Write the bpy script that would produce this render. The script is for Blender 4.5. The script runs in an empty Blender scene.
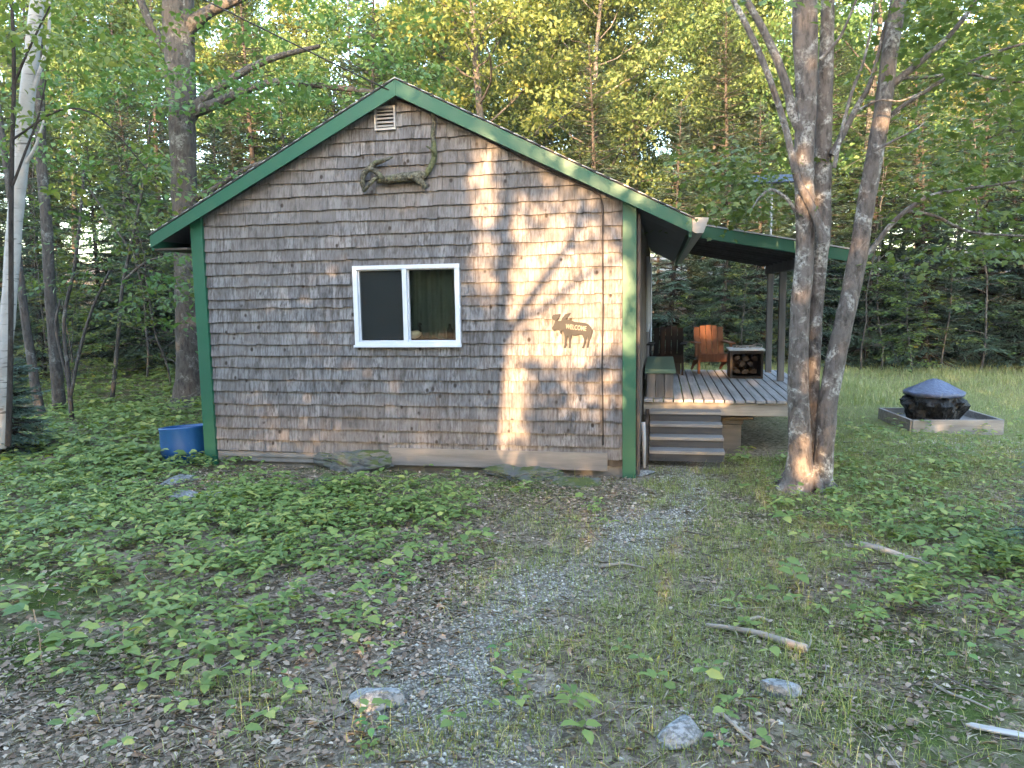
import bpy, math, random
import numpy as np
from mathutils import Vector, Matrix

rng = np.random.default_rng(11)
random.seed(5)
S = bpy.context.scene
COL = S.collection
R = math.radians

# ------------------------------------------------------------------ camera frame (solved from the photograph)
PITCH, ROLL, YAW, FPX = R(6.7187), R(-0.9266), R(11.1613), 755.1
CAM = np.array([5.109, -7.701, 1.87])
_cy, _sy = math.cos(YAW), math.sin(YAW)
_right = np.array([_cy, _sy, 0.]); _fwd = np.array([-_sy, _cy, 0.]); _up = np.array([0, 0, 1.])
_f2 = _fwd * math.cos(PITCH) - _up * math.sin(PITCH); _u2 = _up * math.cos(PITCH) + _fwd * math.sin(PITCH)
_r3 = _right * math.cos(ROLL) + _u2 * math.sin(ROLL); _u3 = _u2 * math.cos(ROLL) - _right * math.sin(ROLL)
RM = np.array([_r3, _u3, _f2])

def ray(x, y): return RM.T @ np.array([(x - 512) / FPX, -(y - 384) / FPX, 1.])
def onY(x, y, Y=0.):
    d = ray(x, y); return CAM + d * ((Y - CAM[1]) / d[1])
def onX(x, y, X):
    d = ray(x, y); return CAM + d * ((X - CAM[0]) / d[0])
def onZ(x, y, Z):
    d = ray(x, y); return CAM + d * ((Z - CAM[2]) / d[2])
def proj(P):
    c = (np.asarray(P, float) - CAM) @ RM.T
    w = np.where(np.abs(c[..., 2]) < 1e-6, 1e-6, c[..., 2])
    return 512 + FPX * c[..., 0] / w, 384 - FPX * c[..., 1] / w, c[..., 2]

SUN_EL, SUN_DX = R(11.0), 0.05
SUN = np.array([SUN_DX, 1.0, 0.0]); SUN /= np.linalg.norm(SUN); SUN *= math.cos(SUN_EL); SUN[2] = -math.sin(SUN_EL)

def gz(X, Y):
    X = np.asarray(X, float); Y = np.asarray(Y, float)
    z = .028 * np.maximum(0, -Y) * np.where(Y > -30, 1, 0) + .84 * (Y <= -30)
    z = z + .012 * np.maximum(0, Y - 6)
    rr = np.hypot(X - 3, Y); z = z + .09 * np.maximum(0, rr - 20) * np.clip((Y + 4) / 8, 0, 1) * (rr < 75) + 4.95 * (rr >= 75) * (Y > 4)
    und = .022 * np.sin(X * 1.7 + 1.3 * np.sin(Y * .9)) + .016 * np.sin(Y * 2.3 + X * 1.1) + .009 * np.sin(5.1 * X + 2) * np.sin(4.3 * Y)
    near = np.clip((np.abs(Y + .3) - .1) / 1.5, 0.15, 1)
    return z + und * near - .02
def G(x, y):
    z = .05
    for _ in range(40):
        p = onZ(x, y, z); z = .5 * z + .5 * float(gz(p[0], p[1]))
    return np.array([p[0], p[1], float(gz(p[0], p[1]))])

# ------------------------------------------------------------------ node helpers
class M:
    def __init__(s, name):
        s.m = bpy.data.materials.new(name); s.m.use_nodes = True
        s.t = s.m.node_tree; s.t.nodes.clear()
        s.out = s.n('ShaderNodeOutputMaterial')
    def n(s, kind, **kw):
        o = s.t.nodes.new(kind)
        for k, v in kw.items():
            if hasattr(o, k): setattr(o, k, v)
        return o
    def l(s, a, b): s.t.links.new(a, b)
    def val(s, sock, v):
        if hasattr(v, 'is_output'): s.l(v, sock)
        else: sock.default_value = v
    def math(s, op, a, b=0., clamp=False):
        o = s.n('ShaderNodeMath', operation=op, use_clamp=clamp); s.val(o.inputs[0], a); s.val(o.inputs[1], b); return o.outputs[0]
    def mix(s, f, a, b, mode='MIX'):
        o = s.n('ShaderNodeMix', data_type='RGBA', blend_type=mode)
        s.val(o.inputs[0], f); s.val(o.inputs[6], a); s.val(o.inputs[7], b); return o.outputs[2]
    def ramp(s, f, stops):
        o = s.n('ShaderNodeValToRGB'); e = o.color_ramp.elements
        while len(e) < len(stops): e.new(.5)
        for i, (p, c) in enumerate(stops):
            e[i].position = p; e[i].color = c if len(c) == 4 else (*c, 1)
        s.val(o.inputs[0], f); return o.outputs[0]
    def coord(s, which='Object', scale=(1, 1, 1)):
        c = s.n('ShaderNodeTexCoord'); m = s.n('ShaderNodeMapping'); m.inputs['Scale'].default_value = scale
        s.l(c.outputs[which], m.inputs[0]); return m.outputs[0]
    def wpos(s, scale=(1, 1, 1)):
        c = s.n('ShaderNodeNewGeometry'); m = s.n('ShaderNodeMapping'); m.inputs['Scale'].default_value = scale
        s.l(c.outputs['Position'], m.inputs[0]); return m.outputs[0]
    def noise(s, vec, scale, detail=3., rough=.55, dist=0.):
        o = s.n('ShaderNodeTexNoise'); s.l(vec, o.inputs['Vector']); o.inputs['Scale'].default_value = scale
        o.inputs['Detail'].default_value = detail; o.inputs['Roughness'].default_value = rough; o.inputs['Distortion'].default_value = dist
        return o.outputs['Fac']
    def voro(s, vec, scale, feat='F1', rnd=1.):
        o = s.n('ShaderNodeTexVoronoi', feature=feat); s.l(vec, o.inputs['Vector']); o.inputs['Scale'].default_value = scale
        o.inputs['Randomness'].default_value = rnd; return o
    def island(s): return s.n('ShaderNodeNewGeometry').outputs['Random Per Island']
    def objrand(s): return s.n('ShaderNodeObjectInfo').outputs['Random']
    def attr(s, name): return s.n('ShaderNodeAttribute', attribute_name=name).outputs['Fac']
    def bump(s, h, strength=.4, dist=.01):
        o = s.n('ShaderNodeBump'); s.l(h, o.inputs['Height']); o.inputs['Strength'].default_value = strength; o.inputs['Distance'].default_value = dist
        return o.outputs[0]
    def bsdf(s, col, rough=.8, spec=.3, metal=0., normal=None):
        b = s.n('ShaderNodeBsdfPrincipled'); s.val(b.inputs['Base Color'], col if hasattr(col, 'is_output') else (*col, 1))
        s.val(b.inputs['Roughness'], rough); b.inputs['Specular IOR Level'].default_value = spec; b.inputs['Metallic'].default_value = metal
        if normal is not None: s.l(normal, b.inputs['Normal'])
        return b.outputs[0]
    def done(s, sh): s.l(sh, s.out.inputs[0]); return s.m

def leaf_mat(name, c1, c2, c3=None, tr=.35, var=.25, rough=.55):
    m = M(name); r = m.island()
    stops = [(0, c1), (.8, c2)] + ([(1, c3)] if c3 else [])
    col = m.ramp(r, stops)
    o = m.n('ShaderNodeHueSaturation'); m.l(col, o.inputs['Color'])
    m.l(m.math('ADD', m.math('MULTIPLY', m.objrand(), .05), .475), o.inputs['Hue'])
    m.l(m.math('ADD', m.math('MULTIPLY', m.objrand(), 2 * var), 1 - var), o.inputs['Value'])
    d = m.bsdf(o.outputs[0], rough, .35)
    t = m.n('ShaderNodeBsdfTranslucent'); m.l(m.mix(1., o.outputs[0], (1.25, 1.2, .6, 1), 'MULTIPLY'), t.inputs[0])
    x = m.n('ShaderNodeMixShader'); x.inputs[0].default_value = tr; m.l(d, x.inputs[1]); m.l(t.outputs[0], x.inputs[2])
    return m.done(x.outputs[0])

def bark_mat(name, dark, mid, light, lichen=.45, zs=.35):
    m = M(name); v = m.wpos((1, 1, zs)); n1 = m.noise(v, 22, 5, .65); n2 = m.noise(m.wpos(), 5.5, 4, .6, .8)
    col = m.ramp(n1, [(.3, dark), (.55, mid), (.75, mid)])
    li = m.ramp(n2, [(lichen + .06, (0, 0, 0)), (lichen + .2, (1, 1, 1))])
    n3 = m.noise(m.wpos(), 38, 3, .6)
    li = m.math('MULTIPLY', li, m.ramp(n3, [(.38, (0, 0, 0)), (.6, (1, 1, 1))]))
    col = m.mix(li, col, (*light, 1))
    return m.done(m.bsdf(col, .9, .15, normal=m.bump(m.math('ADD', n1, m.math('MULTIPLY', n3, .4)), .9, .03)))

def paint_mat(name, c, rough=.55, var=.12, dirt=.25):
    m = M(name); n = m.noise(m.wpos((1, 1, .4)), 6, 5, .65); n2 = m.noise(m.wpos(), 45, 2)
    col = m.mix(m.math('MULTIPLY', m.ramp(n, [(.45, (0, 0, 0)), (.75, (1, 1, 1))]), dirt), (*c, 1), (c[0] * .5 + .03, c[1] * .5 + .03, c[2] * .5 + .03, 1))
    col = m.mix(m.math('MULTIPLY', n2, var), col, (*[min(1, k * 1.6) for k in c], 1))
    return m.done(m.bsdf(col, rough, .4, normal=m.bump(n2, .15, .003)))

def wood_mat(name, dark, light, axis=0, grain=26, isl=.5, rough=.85):
    m = M(name); sc = [grain, grain, grain]; sc[axis] = 1.6
    v = m.coord('Object', tuple(sc)); n = m.noise(v, 1., 4, .6, .3); n2 = m.noise(m.coord(), 2.2, 3)
    col = m.ramp(n, [(.3, dark), (.68, light)])
    col = m.mix(m.math('MULTIPLY', m.island(), isl), col, (*[k * .62 for k in dark], 1))
    col = m.mix(m.math('MULTIPLY', m.ramp(n2, [(.5, (0, 0, 0)), (.7, (1, 1, 1))]), .35), col, (*[k * .7 for k in dark], 1))
    return m.done(m.bsdf(col, rough, .2, normal=m.bump(n, .35, .004)))

def plain_mat(name, c, rough=.6, spec=.4, metal=0., ns=20, amt=.25):
    m = M(name); n = m.noise(m.coord(), ns, 4)
    col = m.mix(m.math('MULTIPLY', n, amt * 2), (*c, 1), (*[k * .55 for k in c], 1))
    return m.done(m.bsdf(col, rough, spec, metal))

# ------------------------------------------------------------------ mesh helpers
class MB:
    def __init__(s): s.v = []; s.f = []; s.n = 0
    def add(s, V, F):
        V = np.asarray(V, float); s.v.append(V)
        for f in F: s.f.append(tuple(int(i) + s.n for i in f))
        s.n += len(V); return s
    def box(s, x0, x1, y0, y1, z0, z1, bev=0.):
        V = [(x0, y0, z0), (x1, y0, z0), (x1, y1, z0), (x0, y1, z0), (x0, y0, z1), (x1, y0, z1), (x1, y1, z1), (x0, y1, z1)]
        return s.add(V, [(3, 2, 1, 0), (4, 5, 6, 7), (0, 1, 5, 4), (1, 2, 6, 5), (2, 3, 7, 6), (3, 0, 4, 7)])
    def obox(s, c, ax, ay, az, hx, hy, hz):
        c = np.array(c, float); ax, ay, az = [np.array(a, float) / np.linalg.norm(a) for a in (ax, ay, az)]
        V = [c + sx * hx * ax + sy * hy * ay + sz * hz * az for sz in (-1, 1) for sx, sy in ((-1, -1), (1, -1), (1, 1), (-1, 1))]
        return s.add(V, [(3, 2, 1, 0), (4, 5, 6, 7), (0, 1, 5, 4), (1, 2, 6, 5), (2, 3, 7, 6), (3, 0, 4, 7)])
    def prism(s, poly, d0, d1, plane='xz'):
        # poly in plane; extrude along third axis d0..d1
        n = len(poly); V = []
        for d in (d0, d1):
            for a, b in poly: V.append((a, d, b) if plane == 'xz' else ((d, a, b) if plane == 'yz' else (a, b, d)))
        F = [tuple(range(n))[::-1], tuple(range(n, 2 * n))] + [(i, (i + 1) % n, (i + 1) % n + n, i + n) for i in range(n)]
        return s.add(V, F)
    def tube(s, P, rad, k=8, caps=True, jitter=0.):
        V, F = tube(P, rad, k, caps, jitter); return s.add(V, F)
    def lathe(s, prof, k=28, c=(0, 0, 0), wob=None):
        V = []; m = len(prof)
        for i, (r, z) in enumerate(prof):
            for j in range(k):
                a = 2 * math.pi * j / k; w = wob(i, a) if wob else 1
                V.append((c[0] + r * w * math.cos(a), c[1] + r * w * math.sin(a), c[2] + z))
        F = [(i * k + j, i * k + (j + 1) % k, (i + 1) * k + (j + 1) % k, (i + 1) * k + j) for i in range(m - 1) for j in range(k)]
        return s.add(V, F)
    def build(s, name, mat, parent=None, smooth=False, bevel=0.):
        me = bpy.data.meshes.new(name)
        me.from_pydata(np.concatenate(s.v).tolist(), [], s.f); me.update()
        return link(name, me, mat, parent, smooth, bevel)

def link(name, me, mat, parent=None, smooth=False, bevel=0.):
    if mat is not None: me.materials.append(mat)
    if smooth: me.polygons.foreach_set('use_smooth', [True] * len(me.polygons))
    o = bpy.data.objects.new(name, me); COL.objects.link(o)
    if parent is not None: o.parent = parent; o.matrix_parent_inverse = parent_inv(parent)
    if bevel:
        b = o.modifiers.new('bevel', 'BEVEL'); b.width = bevel; b.segments = 2; b.limit_method = 'ANGLE'
    return o
def wmat(o):
    m = Matrix.LocRotScale(o.location, o.rotation_euler, o.scale)
    return m if o.parent is None else wmat(o.parent) @ o.matrix_parent_inverse @ m
def parent_inv(p): return wmat(p).inverted()

def mesh_np(name, V, polys):
    V = np.ascontiguousarray(V, np.float32); me = bpy.data.meshes.new(name)
    me.vertices.add(len(V)); me.vertices.foreach_set('co', V.ravel())
    loops = np.concatenate([p.ravel() for p in polys]).astype(np.int32)
    tot = np.concatenate([np.full(len(p), p.shape[1], np.int32) for p in polys])
    st = np.concatenate([[0], np.cumsum(tot)[:-1]]).astype(np.int32)
    me.loops.add(len(loops)); me.loops.foreach_set('vertex_index', loops)
    me.polygons.add(len(tot)); me.polygons.foreach_set('loop_start', st); me.polygons.foreach_set('loop_total', tot)
    me.update(calc_edges=True); return me

def tube(P, rad, k=8, caps=True, jitter=0.):
    P = np.asarray(P, float); n = len(P); rad = np.broadcast_to(np.asarray(rad, float), (n,))
    T = np.gradient(P, axis=0); T /= np.linalg.norm(T, axis=1)[:, None] + 1e-9
    a = np.array([0, 0, 1.]) if abs(T[0][2]) < .9 else np.array([1., 0, 0])
    U = np.cross(T[0], a); U /= np.linalg.norm(U); V = []
    ang = np.arange(k) * 2 * math.pi / k
    for i in range(n):
        U = U - T[i] * (U @ T[i]); U /= np.linalg.norm(U) + 1e-9; W = np.cross(T[i], U)
        rr = rad[i] * (1 + jitter * (rng.random(k) - .5))
        V.append(P[i] + np.cos(ang)[:, None] * U * rr[:, None] + np.sin(ang)[:, None] * W * rr[:, None])
    F = [(i * k + j, i * k + (j + 1) % k, (i + 1) * k + (j + 1) % k, (i + 1) * k + j) for i in range(n - 1) for j in range(k)]
    if caps: F += [tuple(range(k))[::-1], tuple((n - 1) * k + j for j in range(k))]
    return np.concatenate(V), F

def smooth_line(P, m=4):
    P = np.asarray(P, float); out = []
    Q = np.vstack([2 * P[0] - P[1], P, 2 * P[-1] - P[-2]])
    for i in range(1, len(Q) - 2):
        for t in np.arange(m) / m:
            out.append(.5 * ((2 * Q[i]) + (Q[i + 1] - Q[i - 1]) * t + (2 * Q[i - 1] - 5 * Q[i] + 4 * Q[i + 1] - Q[i + 2]) * t * t + (3 * Q[i] - Q[i - 1] - 3 * Q[i + 1] + Q[i + 2]) * t ** 3))
    out.append(P[-1]); return np.array(out)

KITE = (np.array([(0, 0, 0), (.42, .3, .07), (1, 0, -.06), (.42, -.3, .07)]), [np.array([(0, 1, 2), (0, 2, 3)])])
# lobed maple-like leaf: fan about the mid point
MAPLE = (np.array([(0, 0, 0), (.22, .42, .06), (.42, .27, .03), (.68, .5, .04), (.62, .2, .02), (1, 0, -.08), (.62, -.2, .02), (.68, -.5, .04), (.42, -.27, .03), (.22, -.42, .06)]),
         [np.array([(0, 1, 2), (0, 2, 4), (2, 3, 4), (0, 4, 5), (0, 5, 6), (6, 7, 8), (0, 6, 8), (0, 8, 9)])])
OVAL = (np.array([(0, 0, 0), (.3, .3, .08), (.68, .25, .06), (1, 0, -.12), (.68, -.25, .06), (.3, -.3, .08), (.32, 0, 0.02), (.7, 0, -.01)]),
        [np.array([(0, 6, 1), (7, 3, 2), (0, 5, 6), (7, 4, 3)]), np.array([(6, 7, 2, 1), (6, 5, 4, 7)])])
NEEDLE = (np.array([(0, -.5, 0), (.55, -.9, .0), (1, 0, -.1), (.55, .9, .0), (0, .5, 0)]), [np.array([(0, 1, 2), (0, 2, 3), (0, 3, 4)])])

def scatter(T, O, D, N, L, W=None):
    """copies of a template: origin O, length direction D, rough normal N, length L, width factor W"""
    V0, P0 = T; O = np.asarray(O, float); D = np.asarray(D, float); N = np.asarray(N, float); n = len(O)
    D = D / (np.linalg.norm(D, axis=1)[:, None] + 1e-9); B = np.cross(N, D); B /= np.linalg.norm(B, axis=1)[:, None] + 1e-9
    N = np.cross(D, B); L = np.broadcast_to(L, (n,)); W = L if W is None else np.broadcast_to(W, (n,))
    V = O[:, None] + V0[None, :, 0, None] * (D * L[:, None])[:, None] + V0[None, :, 1, None] * (B * W[:, None])[:, None] + V0[None, :, 2, None] * (N * L[:, None])[:, None]
    k = len(V0); off = (np.arange(n) * k)
    return V.reshape(-1, 3), [(p[None] + off[:, None, None]).reshape(-1, p.shape[1]) for p in P0]
def join(parts):
    V = []; polys = {}; n = 0
    for v, ps in parts:
        for p in ps: polys.setdefault(p.shape[1], []).append(p + n)
        V.append(v); n += len(v)
    return np.concatenate(V), [np.concatenate(p) for p in polys.values()]

def tag(o, label=None, cat=None, group=None, kind=None):
    if label: o['label'] = label
    if cat: o['category'] = cat
    if group: o['group'] = group
    if kind: o['kind'] = kind
    return o
def thing(name, loc, label, cat, group=None, rz=0.):
    o = bpy.data.objects.new(name, None); COL.objects.link(o); o.location = loc; o.rotation_euler = (0, 0, rz); o.empty_display_size = .2
    return tag(o, label, cat, group)
def copy_thing(root, loc, rz, sc=1., label=None, group=None, tilt=(0, 0)):
    r = root.copy(); COL.objects.link(r); r.location = loc; r.rotation_euler = (tilt[0], tilt[1], rz); r.scale = (sc, sc, sc) if not isinstance(sc, tuple) else sc
    if label: r['label'] = label
    if group: r['group'] = group
    for ch in list(root.children):
        c = ch.copy(); COL.objects.link(c); c.parent = r
    return r

# ------------------------------------------------------------------ materials
GREEN = paint_mat('green_paint', (.007, .074, .042), .5, .05, .35)
WHITE = paint_mat('white_vinyl', (.46, .5, .57), .35, .05, .15)
m = M('cedar_shingle')
isl = m.island(); v = m.wpos((42, 42, 2.6)); st = m.noise(v, 1., 4, .65); big = m.noise(m.wpos(), .9, 4, .6)
col = m.ramp(isl, [(0, (.108, .108, .115)), (.35, (.136, .136, .145)), (.7, (.16, .16, .17)), (1, (.2, .2, .21))])
col = m.mix(m.ramp(st, [(.36, (.9, .9, .9)), (.58, (0, 0, 0))]), col, (.052, .046, .043, 1))
col = m.mix(m.math('MULTIPLY', m.ramp(big, [(.42, (0, 0, 0)), (.66, (1, 1, 1))]), .55), col, (.13, .118, .112, 1))
vo = m.voro(m.wpos((1, 1, .75)), 7.5); kn = m.ramp(vo.outputs['Distance'], [(.09, (1, 1, 1)), (.17, (0, 0, 0))])
kn = m.math('MULTIPLY', kn, m.ramp(m.noise(m.wpos(), 4.1, 1), [(.44, (0, 0, 0)), (.5, (1, 1, 1))]))
col = m.mix(kn, col, (.03, .024, .02, 1))
sm = m.noise(m.wpos((14, 14, 5)), 1., 4, .7); col = m.mix(m.math('MULTIPLY', m.ramp(sm, [(.52, (0, 0, 0)), (.7, (1, 1, 1))]), .75), col, (.04, .036, .035, 1))
SHINGLE = m.done(m.bsdf(col, .9, .15, normal=m.bump(st, .5, .004)))
DARKWOOD = wood_mat('dark_stained_board', (.05, .04, .034), (.1, .085, .075), 2, 20)
SIDEWOOD = wood_mat('weathered_side_board', (.085, .072, .064), (.15, .13, .12), 2, 24)
GREYWOOD = wood_mat('weathered_grey_wood', (.2, .195, .2), (.34, .335, .35), 1, 30, .35)
STEPWOOD = wood_mat('weathered_step_wood', (.12, .118, .12), (.24, .236, .24), 0, 30, .35)
RIMWOOD = wood_mat('weathered_rim_wood', (.17, .155, .138), (.29, .268, .24), 0, 26, .3)
PLY = wood_mat('weathered_plywood', (.12, .112, .108), (.19, .178, .17), 0, 16, .2)
SOFFIT = plain_mat('grey_soffit', (.2, .21, .22), .8, .2, ns=3, amt=.3)
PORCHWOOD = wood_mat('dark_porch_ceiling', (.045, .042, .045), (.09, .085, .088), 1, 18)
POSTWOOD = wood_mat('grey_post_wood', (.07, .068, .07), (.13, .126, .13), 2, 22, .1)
ROOFING = plain_mat('asphalt_roof_shingle', (.055, .055, .058), .95, .1, ns=90, amt=.4)
ALU = plain_mat('drip_edge_metal', (.3, .31, .32), .5, .4, .2, ns=8, amt=.15)
CONC = plain_mat('old_concrete', (.2, .185, .17), .95, .1, ns=9, amt=.5)
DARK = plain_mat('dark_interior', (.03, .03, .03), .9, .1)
CABLE = plain_mat('black_cable', (.015, .012, .012), .6, .3)
BARK_MAPLE = bark_mat('maple_bark', (.04, .034, .031), (.125, .108, .098), (.36, .35, .325), .44)
BARK_GREY = bark_mat('grey_forest_bark', (.022, .02, .019), (.068, .062, .058), (.17, .175, .165), .48)
BARK_DARK = bark_mat('conifer_bark', (.018, .015, .013), (.045, .038, .034), (.1, .1, .095), .54)
m = M('birch_bark'); v = m.wpos((3.5, 3.5, 26)); n1 = m.noise(v, 1., 3, .6); n2 = m.noise(m.wpos(), 3.2, 4, .65, 1.)
c = m.mix(m.ramp(n2, [(.35, (0, 0, 0)), (.7, (.8, .8, .8))]), (.36, .35, .34, 1), (.22, .21, .2, 1))
c = m.mix(m.ramp(n1, [(.6, (0, 0, 0)), (.68, (.85, .85, .85))]), c, (.05, .045, .04, 1))
BARK_BIRCH = m.done(m.bsdf(c, .7, .25, normal=m.bump(n1, .3, .006)))
LF_MAPLE = leaf_mat('maple_leaf', (.055, .098, .034), (.095, .145, .05), (.145, .178, .06), .42)
LF_NEAR = leaf_mat('near_maple_leaf', (.08, .112, .036), (.12, .16, .05), (.17, .195, .065), .42, .05)
LF_BIRCH = leaf_mat('birch_leaf', (.085, .12, .034), (.13, .17, .048), (.19, .2, .06), .45)
LF_SUNGOLD = leaf_mat('golden_sun_leaf', (.12, .15, .04), (.19, .205, .055), (.28, .22, .06), .45)  # golden evening sun put into the leaf colour of the right-hand birches
LF_SPRUCE = leaf_mat('spruce_needle', (.032, .055, .032), (.055, .088, .052), (.085, .12, .075), .15, .3)
LF_FIR = leaf_mat('blue_fir_needle', (.04, .078, .058), (.078, .125, .095), (.12, .17, .135), .15, .2)
LF_GC = leaf_mat('ground_cover_leaf', (.085, .14, .036), (.175, .24, .064), (.3, .32, .09), .3, 0)
LF_SEED = leaf_mat('seedling_leaf', (.07, .145, .045), (.11, .2, .06), (.16, .25, .07), .35, .15)
GRASS = leaf_mat('grass_blade', (.145, .18, .048), (.28, .295, .085), (.5, .43, .23), .3, 0)
LAWN = leaf_mat('meadow_grass_blade', (.16, .205, .085), (.25, .29, .13), (.4, .37, .22), .35, 0)
LITTER = leaf_mat('dry_leaf', (.13, .085, .055), (.33, .24, .17), (.46, .37, .28), .1, 0, .8)
STRAW = leaf_mat('dead_grass_straw', (.13, .1, .07), (.3, .25, .18), (.5, .44, .34), .1, 0, .8)
TWIG = leaf_mat('twig_bark', (.06, .045, .035), (.17, .14, .115), (.32, .28, .24), .0, 0, .9)
m = M('gravel_stone'); c = m.ramp(m.island(), [(0, (.2, .175, .145)), (.5, (.34, .3, .25)), (.85, (.46, .415, .355)), (1, (.56, .51, .445))])
GRAVEL = m.done(m.bsdf(c, .9, .2))
m = M('granite_stone'); n = m.noise(m.coord(), 5, 5, .65); n2 = m.noise(m.coord(), 42, 3, .7)
c = m.mix(m.ramp(n2, [(.42, (0, 0, 0)), (.6, (.85, .85, .85))]), m.ramp(n, [(.3, (.16, .16, .16)), (.7, (.32, .318, .31))]), (.075, .074, .07, 1))
STONE = m.done(m.bsdf(c, .9, .2, normal=m.bump(m.math('ADD', n, m.math('MULTIPLY', n2, .5)), .7, .02)))
m = M('mossy_stone'); n = m.noise(m.coord(), 4, 5, .65); n2 = m.noise(m.coord(), 30, 3, .7)
up = m.n('ShaderNodeSeparateXYZ'); m.l(m.n('ShaderNodeNewGeometry').outputs['Normal'], up.inputs[0])
c = m.ramp(n, [(.3, (.07, .07, .068)), (.7, (.15, .15, .145))])
c = m.mix(m.math('MULTIPLY', m.ramp(n, [(.38, (0, 0, 0)), (.52, (1, 1, 1))]), m.ramp(up.outputs[2], [(.1, (0, 0, 0)), (.7, (1, 1, 1))])), c, (.058, .07, .026, 1))
MOSSY = m.done(m.bsdf(c, .95, .1, normal=m.bump(m.math('ADD', n, m.math('MULTIPLY', n2, .5)), .8, .02)))
STICK = wood_mat('bare_stick_wood', (.16, .13, .105), (.34, .29, .24), 0, 14, .1)
PALEWOOD = wood_mat('pale_wood', (.22, .2, .185), (.4, .37, .35), 0, 14, .1)

# ground
m = M('forest_floor'); P = m.wpos()
n1 = m.noise(P, 2.3, 5, .65); n2 = m.noise(P, 16, 4, .65); n3 = m.noise(P, 70, 3, .7)
soil_or_shade = m.ramp(n2, [(.3, (.05, .034, .023)), (.5, (.14, .1, .072)), (.68, (.27, .21, .16))])
vo = m.voro(P, 34); lit = m.ramp(vo.outputs['Color'], [(.15, (.045, .031, .022)), (.5, (.21, .155, .115)), (.9, (.45, .36, .28))])
soil_or_shade = m.mix(.55, soil_or_shade, lit)
moss = m.ramp(n3, [(.3, (.035, .05, .012)), (.7, (.09, .115, .028))])
f = m.math('MULTIPLY', m.attr('moss'), m.ramp(m.math('ADD', m.math('MULTIPLY', n1, .7), m.math('MULTIPLY', n2, .3)), [(.38, (0, 0, 0)), (.52, (1, 1, 1))]))
c = m.mix(f, soil_or_shade, moss)
vg = m.voro(P, 62); gr = m.ramp(vg.outputs['Color'], [(.1, (.15, .128, .1)), (.5, (.34, .3, .25)), (.9, (.5, .455, .395))])
gr = m.mix(m.ramp(vg.outputs['Distance'], [(.25, (0, 0, 0)), (.6, (.8, .8, .8))]), gr, (.07, .06, .05, 1))
f = m.math('MULTIPLY', m.attr('path'), m.ramp(m.math('ADD', m.math('MULTIPLY', n1, .55), m.math('MULTIPLY', n2, .45)), [(.34, (0, 0, 0)), (.48, (1, 1, 1))]), True)
c = m.mix(f, c, gr)
gg = m.ramp(n3, [(.3, (.1, .12, .04)), (.7, (.21, .22, .085))])
c = m.mix(m.math('MULTIPLY', m.attr('lawn'), m.ramp(n2, [(.25, (.3, .3, .3)), (.55, (1, 1, 1))])), c, gg)
FLOOR = m.done(m.bsdf(c, .95, .1, normal=m.bump(m.math('ADD', n2, m.math('MULTIPLY', n3, .7)), .9, .03)))

# ------------------------------------------------------------------ ground zones (laid out where the photograph has them)
def zone(X, Y, ells, base=0.):
    px, py, w = proj(np.stack([X, Y, gz(X, Y)], -1)); out = np.full(np.shape(px), float(base))
    for cx, cy, rx, ry, a in ells:
        out = out + a * np.exp(-(((px - cx) / rx) ** 2 + ((py - cy) / ry) ** 2) ** 1.5)
    return np.where(w > .3, out, base)
Z_PATH = [(470, 740, 110, 50, .95), (445, 690, 75, 42, .9), (490, 630, 58, 34, .85), (560, 580, 58, 26, .85), (635, 535, 44, 26, 1), (680, 495, 42, 26, 1.1), (690, 468, 30, 14, .9), (960, 447, 90, 9, .8), (880, 455, 40, 8, .5), (700, 700, 60, 70, .35)]
Z_MOSS = [(60, 640, 120, 60, 1), (20, 560, 80, 40, .7), (530, 487, 70, 13, 1), (400, 480, 60, 12, .7), (900, 690, 160, 60, .9), (820, 640, 120, 40, .5), (350, 465, 50, 10, .9), (740, 520, 60, 14, .8), (180, 470, 90, 20, .5), (130, 400, 200, 30, .6), (450, 590, 60, 20, .5), (980, 740, 80, 40, .8)]
Z_LAWN = [(930, 400, 190, 45, 1), (980, 450, 140, 40, .7), (700, 372, 120, 8, 1), (860, 430, 60, 40, .7)]
Z_GC = [(110, 520, 190, 62, 1.), (270, 530, 120, 50, .9), (60, 590, 110, 50, .8), (330, 508, 100, 24, .7), (320, 478, 130, 10, -.6), (120, 440, 120, 40, .7), (420, 500, 90, 28, .6), (230, 620, 120, 40, .45), (130, 670, 120, 40, .3), (430, 560, 60, 30, .3), (380, 620, 40, 40, .2),
        (195, 492, 52, 15, -.9), (950, 555, 100, 50, .5), (1010, 590, 60, 60, .65), (880, 510, 100, 30, .28), (800, 520, 60, 30, .18), (895, 560, 45, 12, -.35), (860, 610, 110, 40, .3), (900, 460, 140, 30, .4), (300, 720, 260, 60, .1), (720, 720, 200, 50, .06), (600, 520, 40, 20, .12), (100, 400, 130, 22, .6)]
Z_GRASS = [(900, 520, 120, 50, .6), (470, 600, 40, 24, .5), (560, 640, 60, 30, .5), (400, 740, 60, 20, .5), (520, 560, 50, 18, .4), (740, 590, 130, 70, .7), (790, 640, 190, 90, .85), (640, 660, 90, 50, .6), (600, 740, 160, 40, .6), (330, 740, 200, 40, .5), (230, 690, 50, 30, .7), (760, 490, 60, 40, .7), (745, 465, 40, 25, 1.2), (660, 488, 22, 18, 1.4), (560, 545, 60, 25, .35), (520, 700, 80, 30, .35), (880, 480, 170, 40, .7), (480, 520, 100, 30, .3), (570, 465, 22, 10, .9), (880, 740, 150, 40, .4), (550, 660, 60, 30, .35)]
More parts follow.
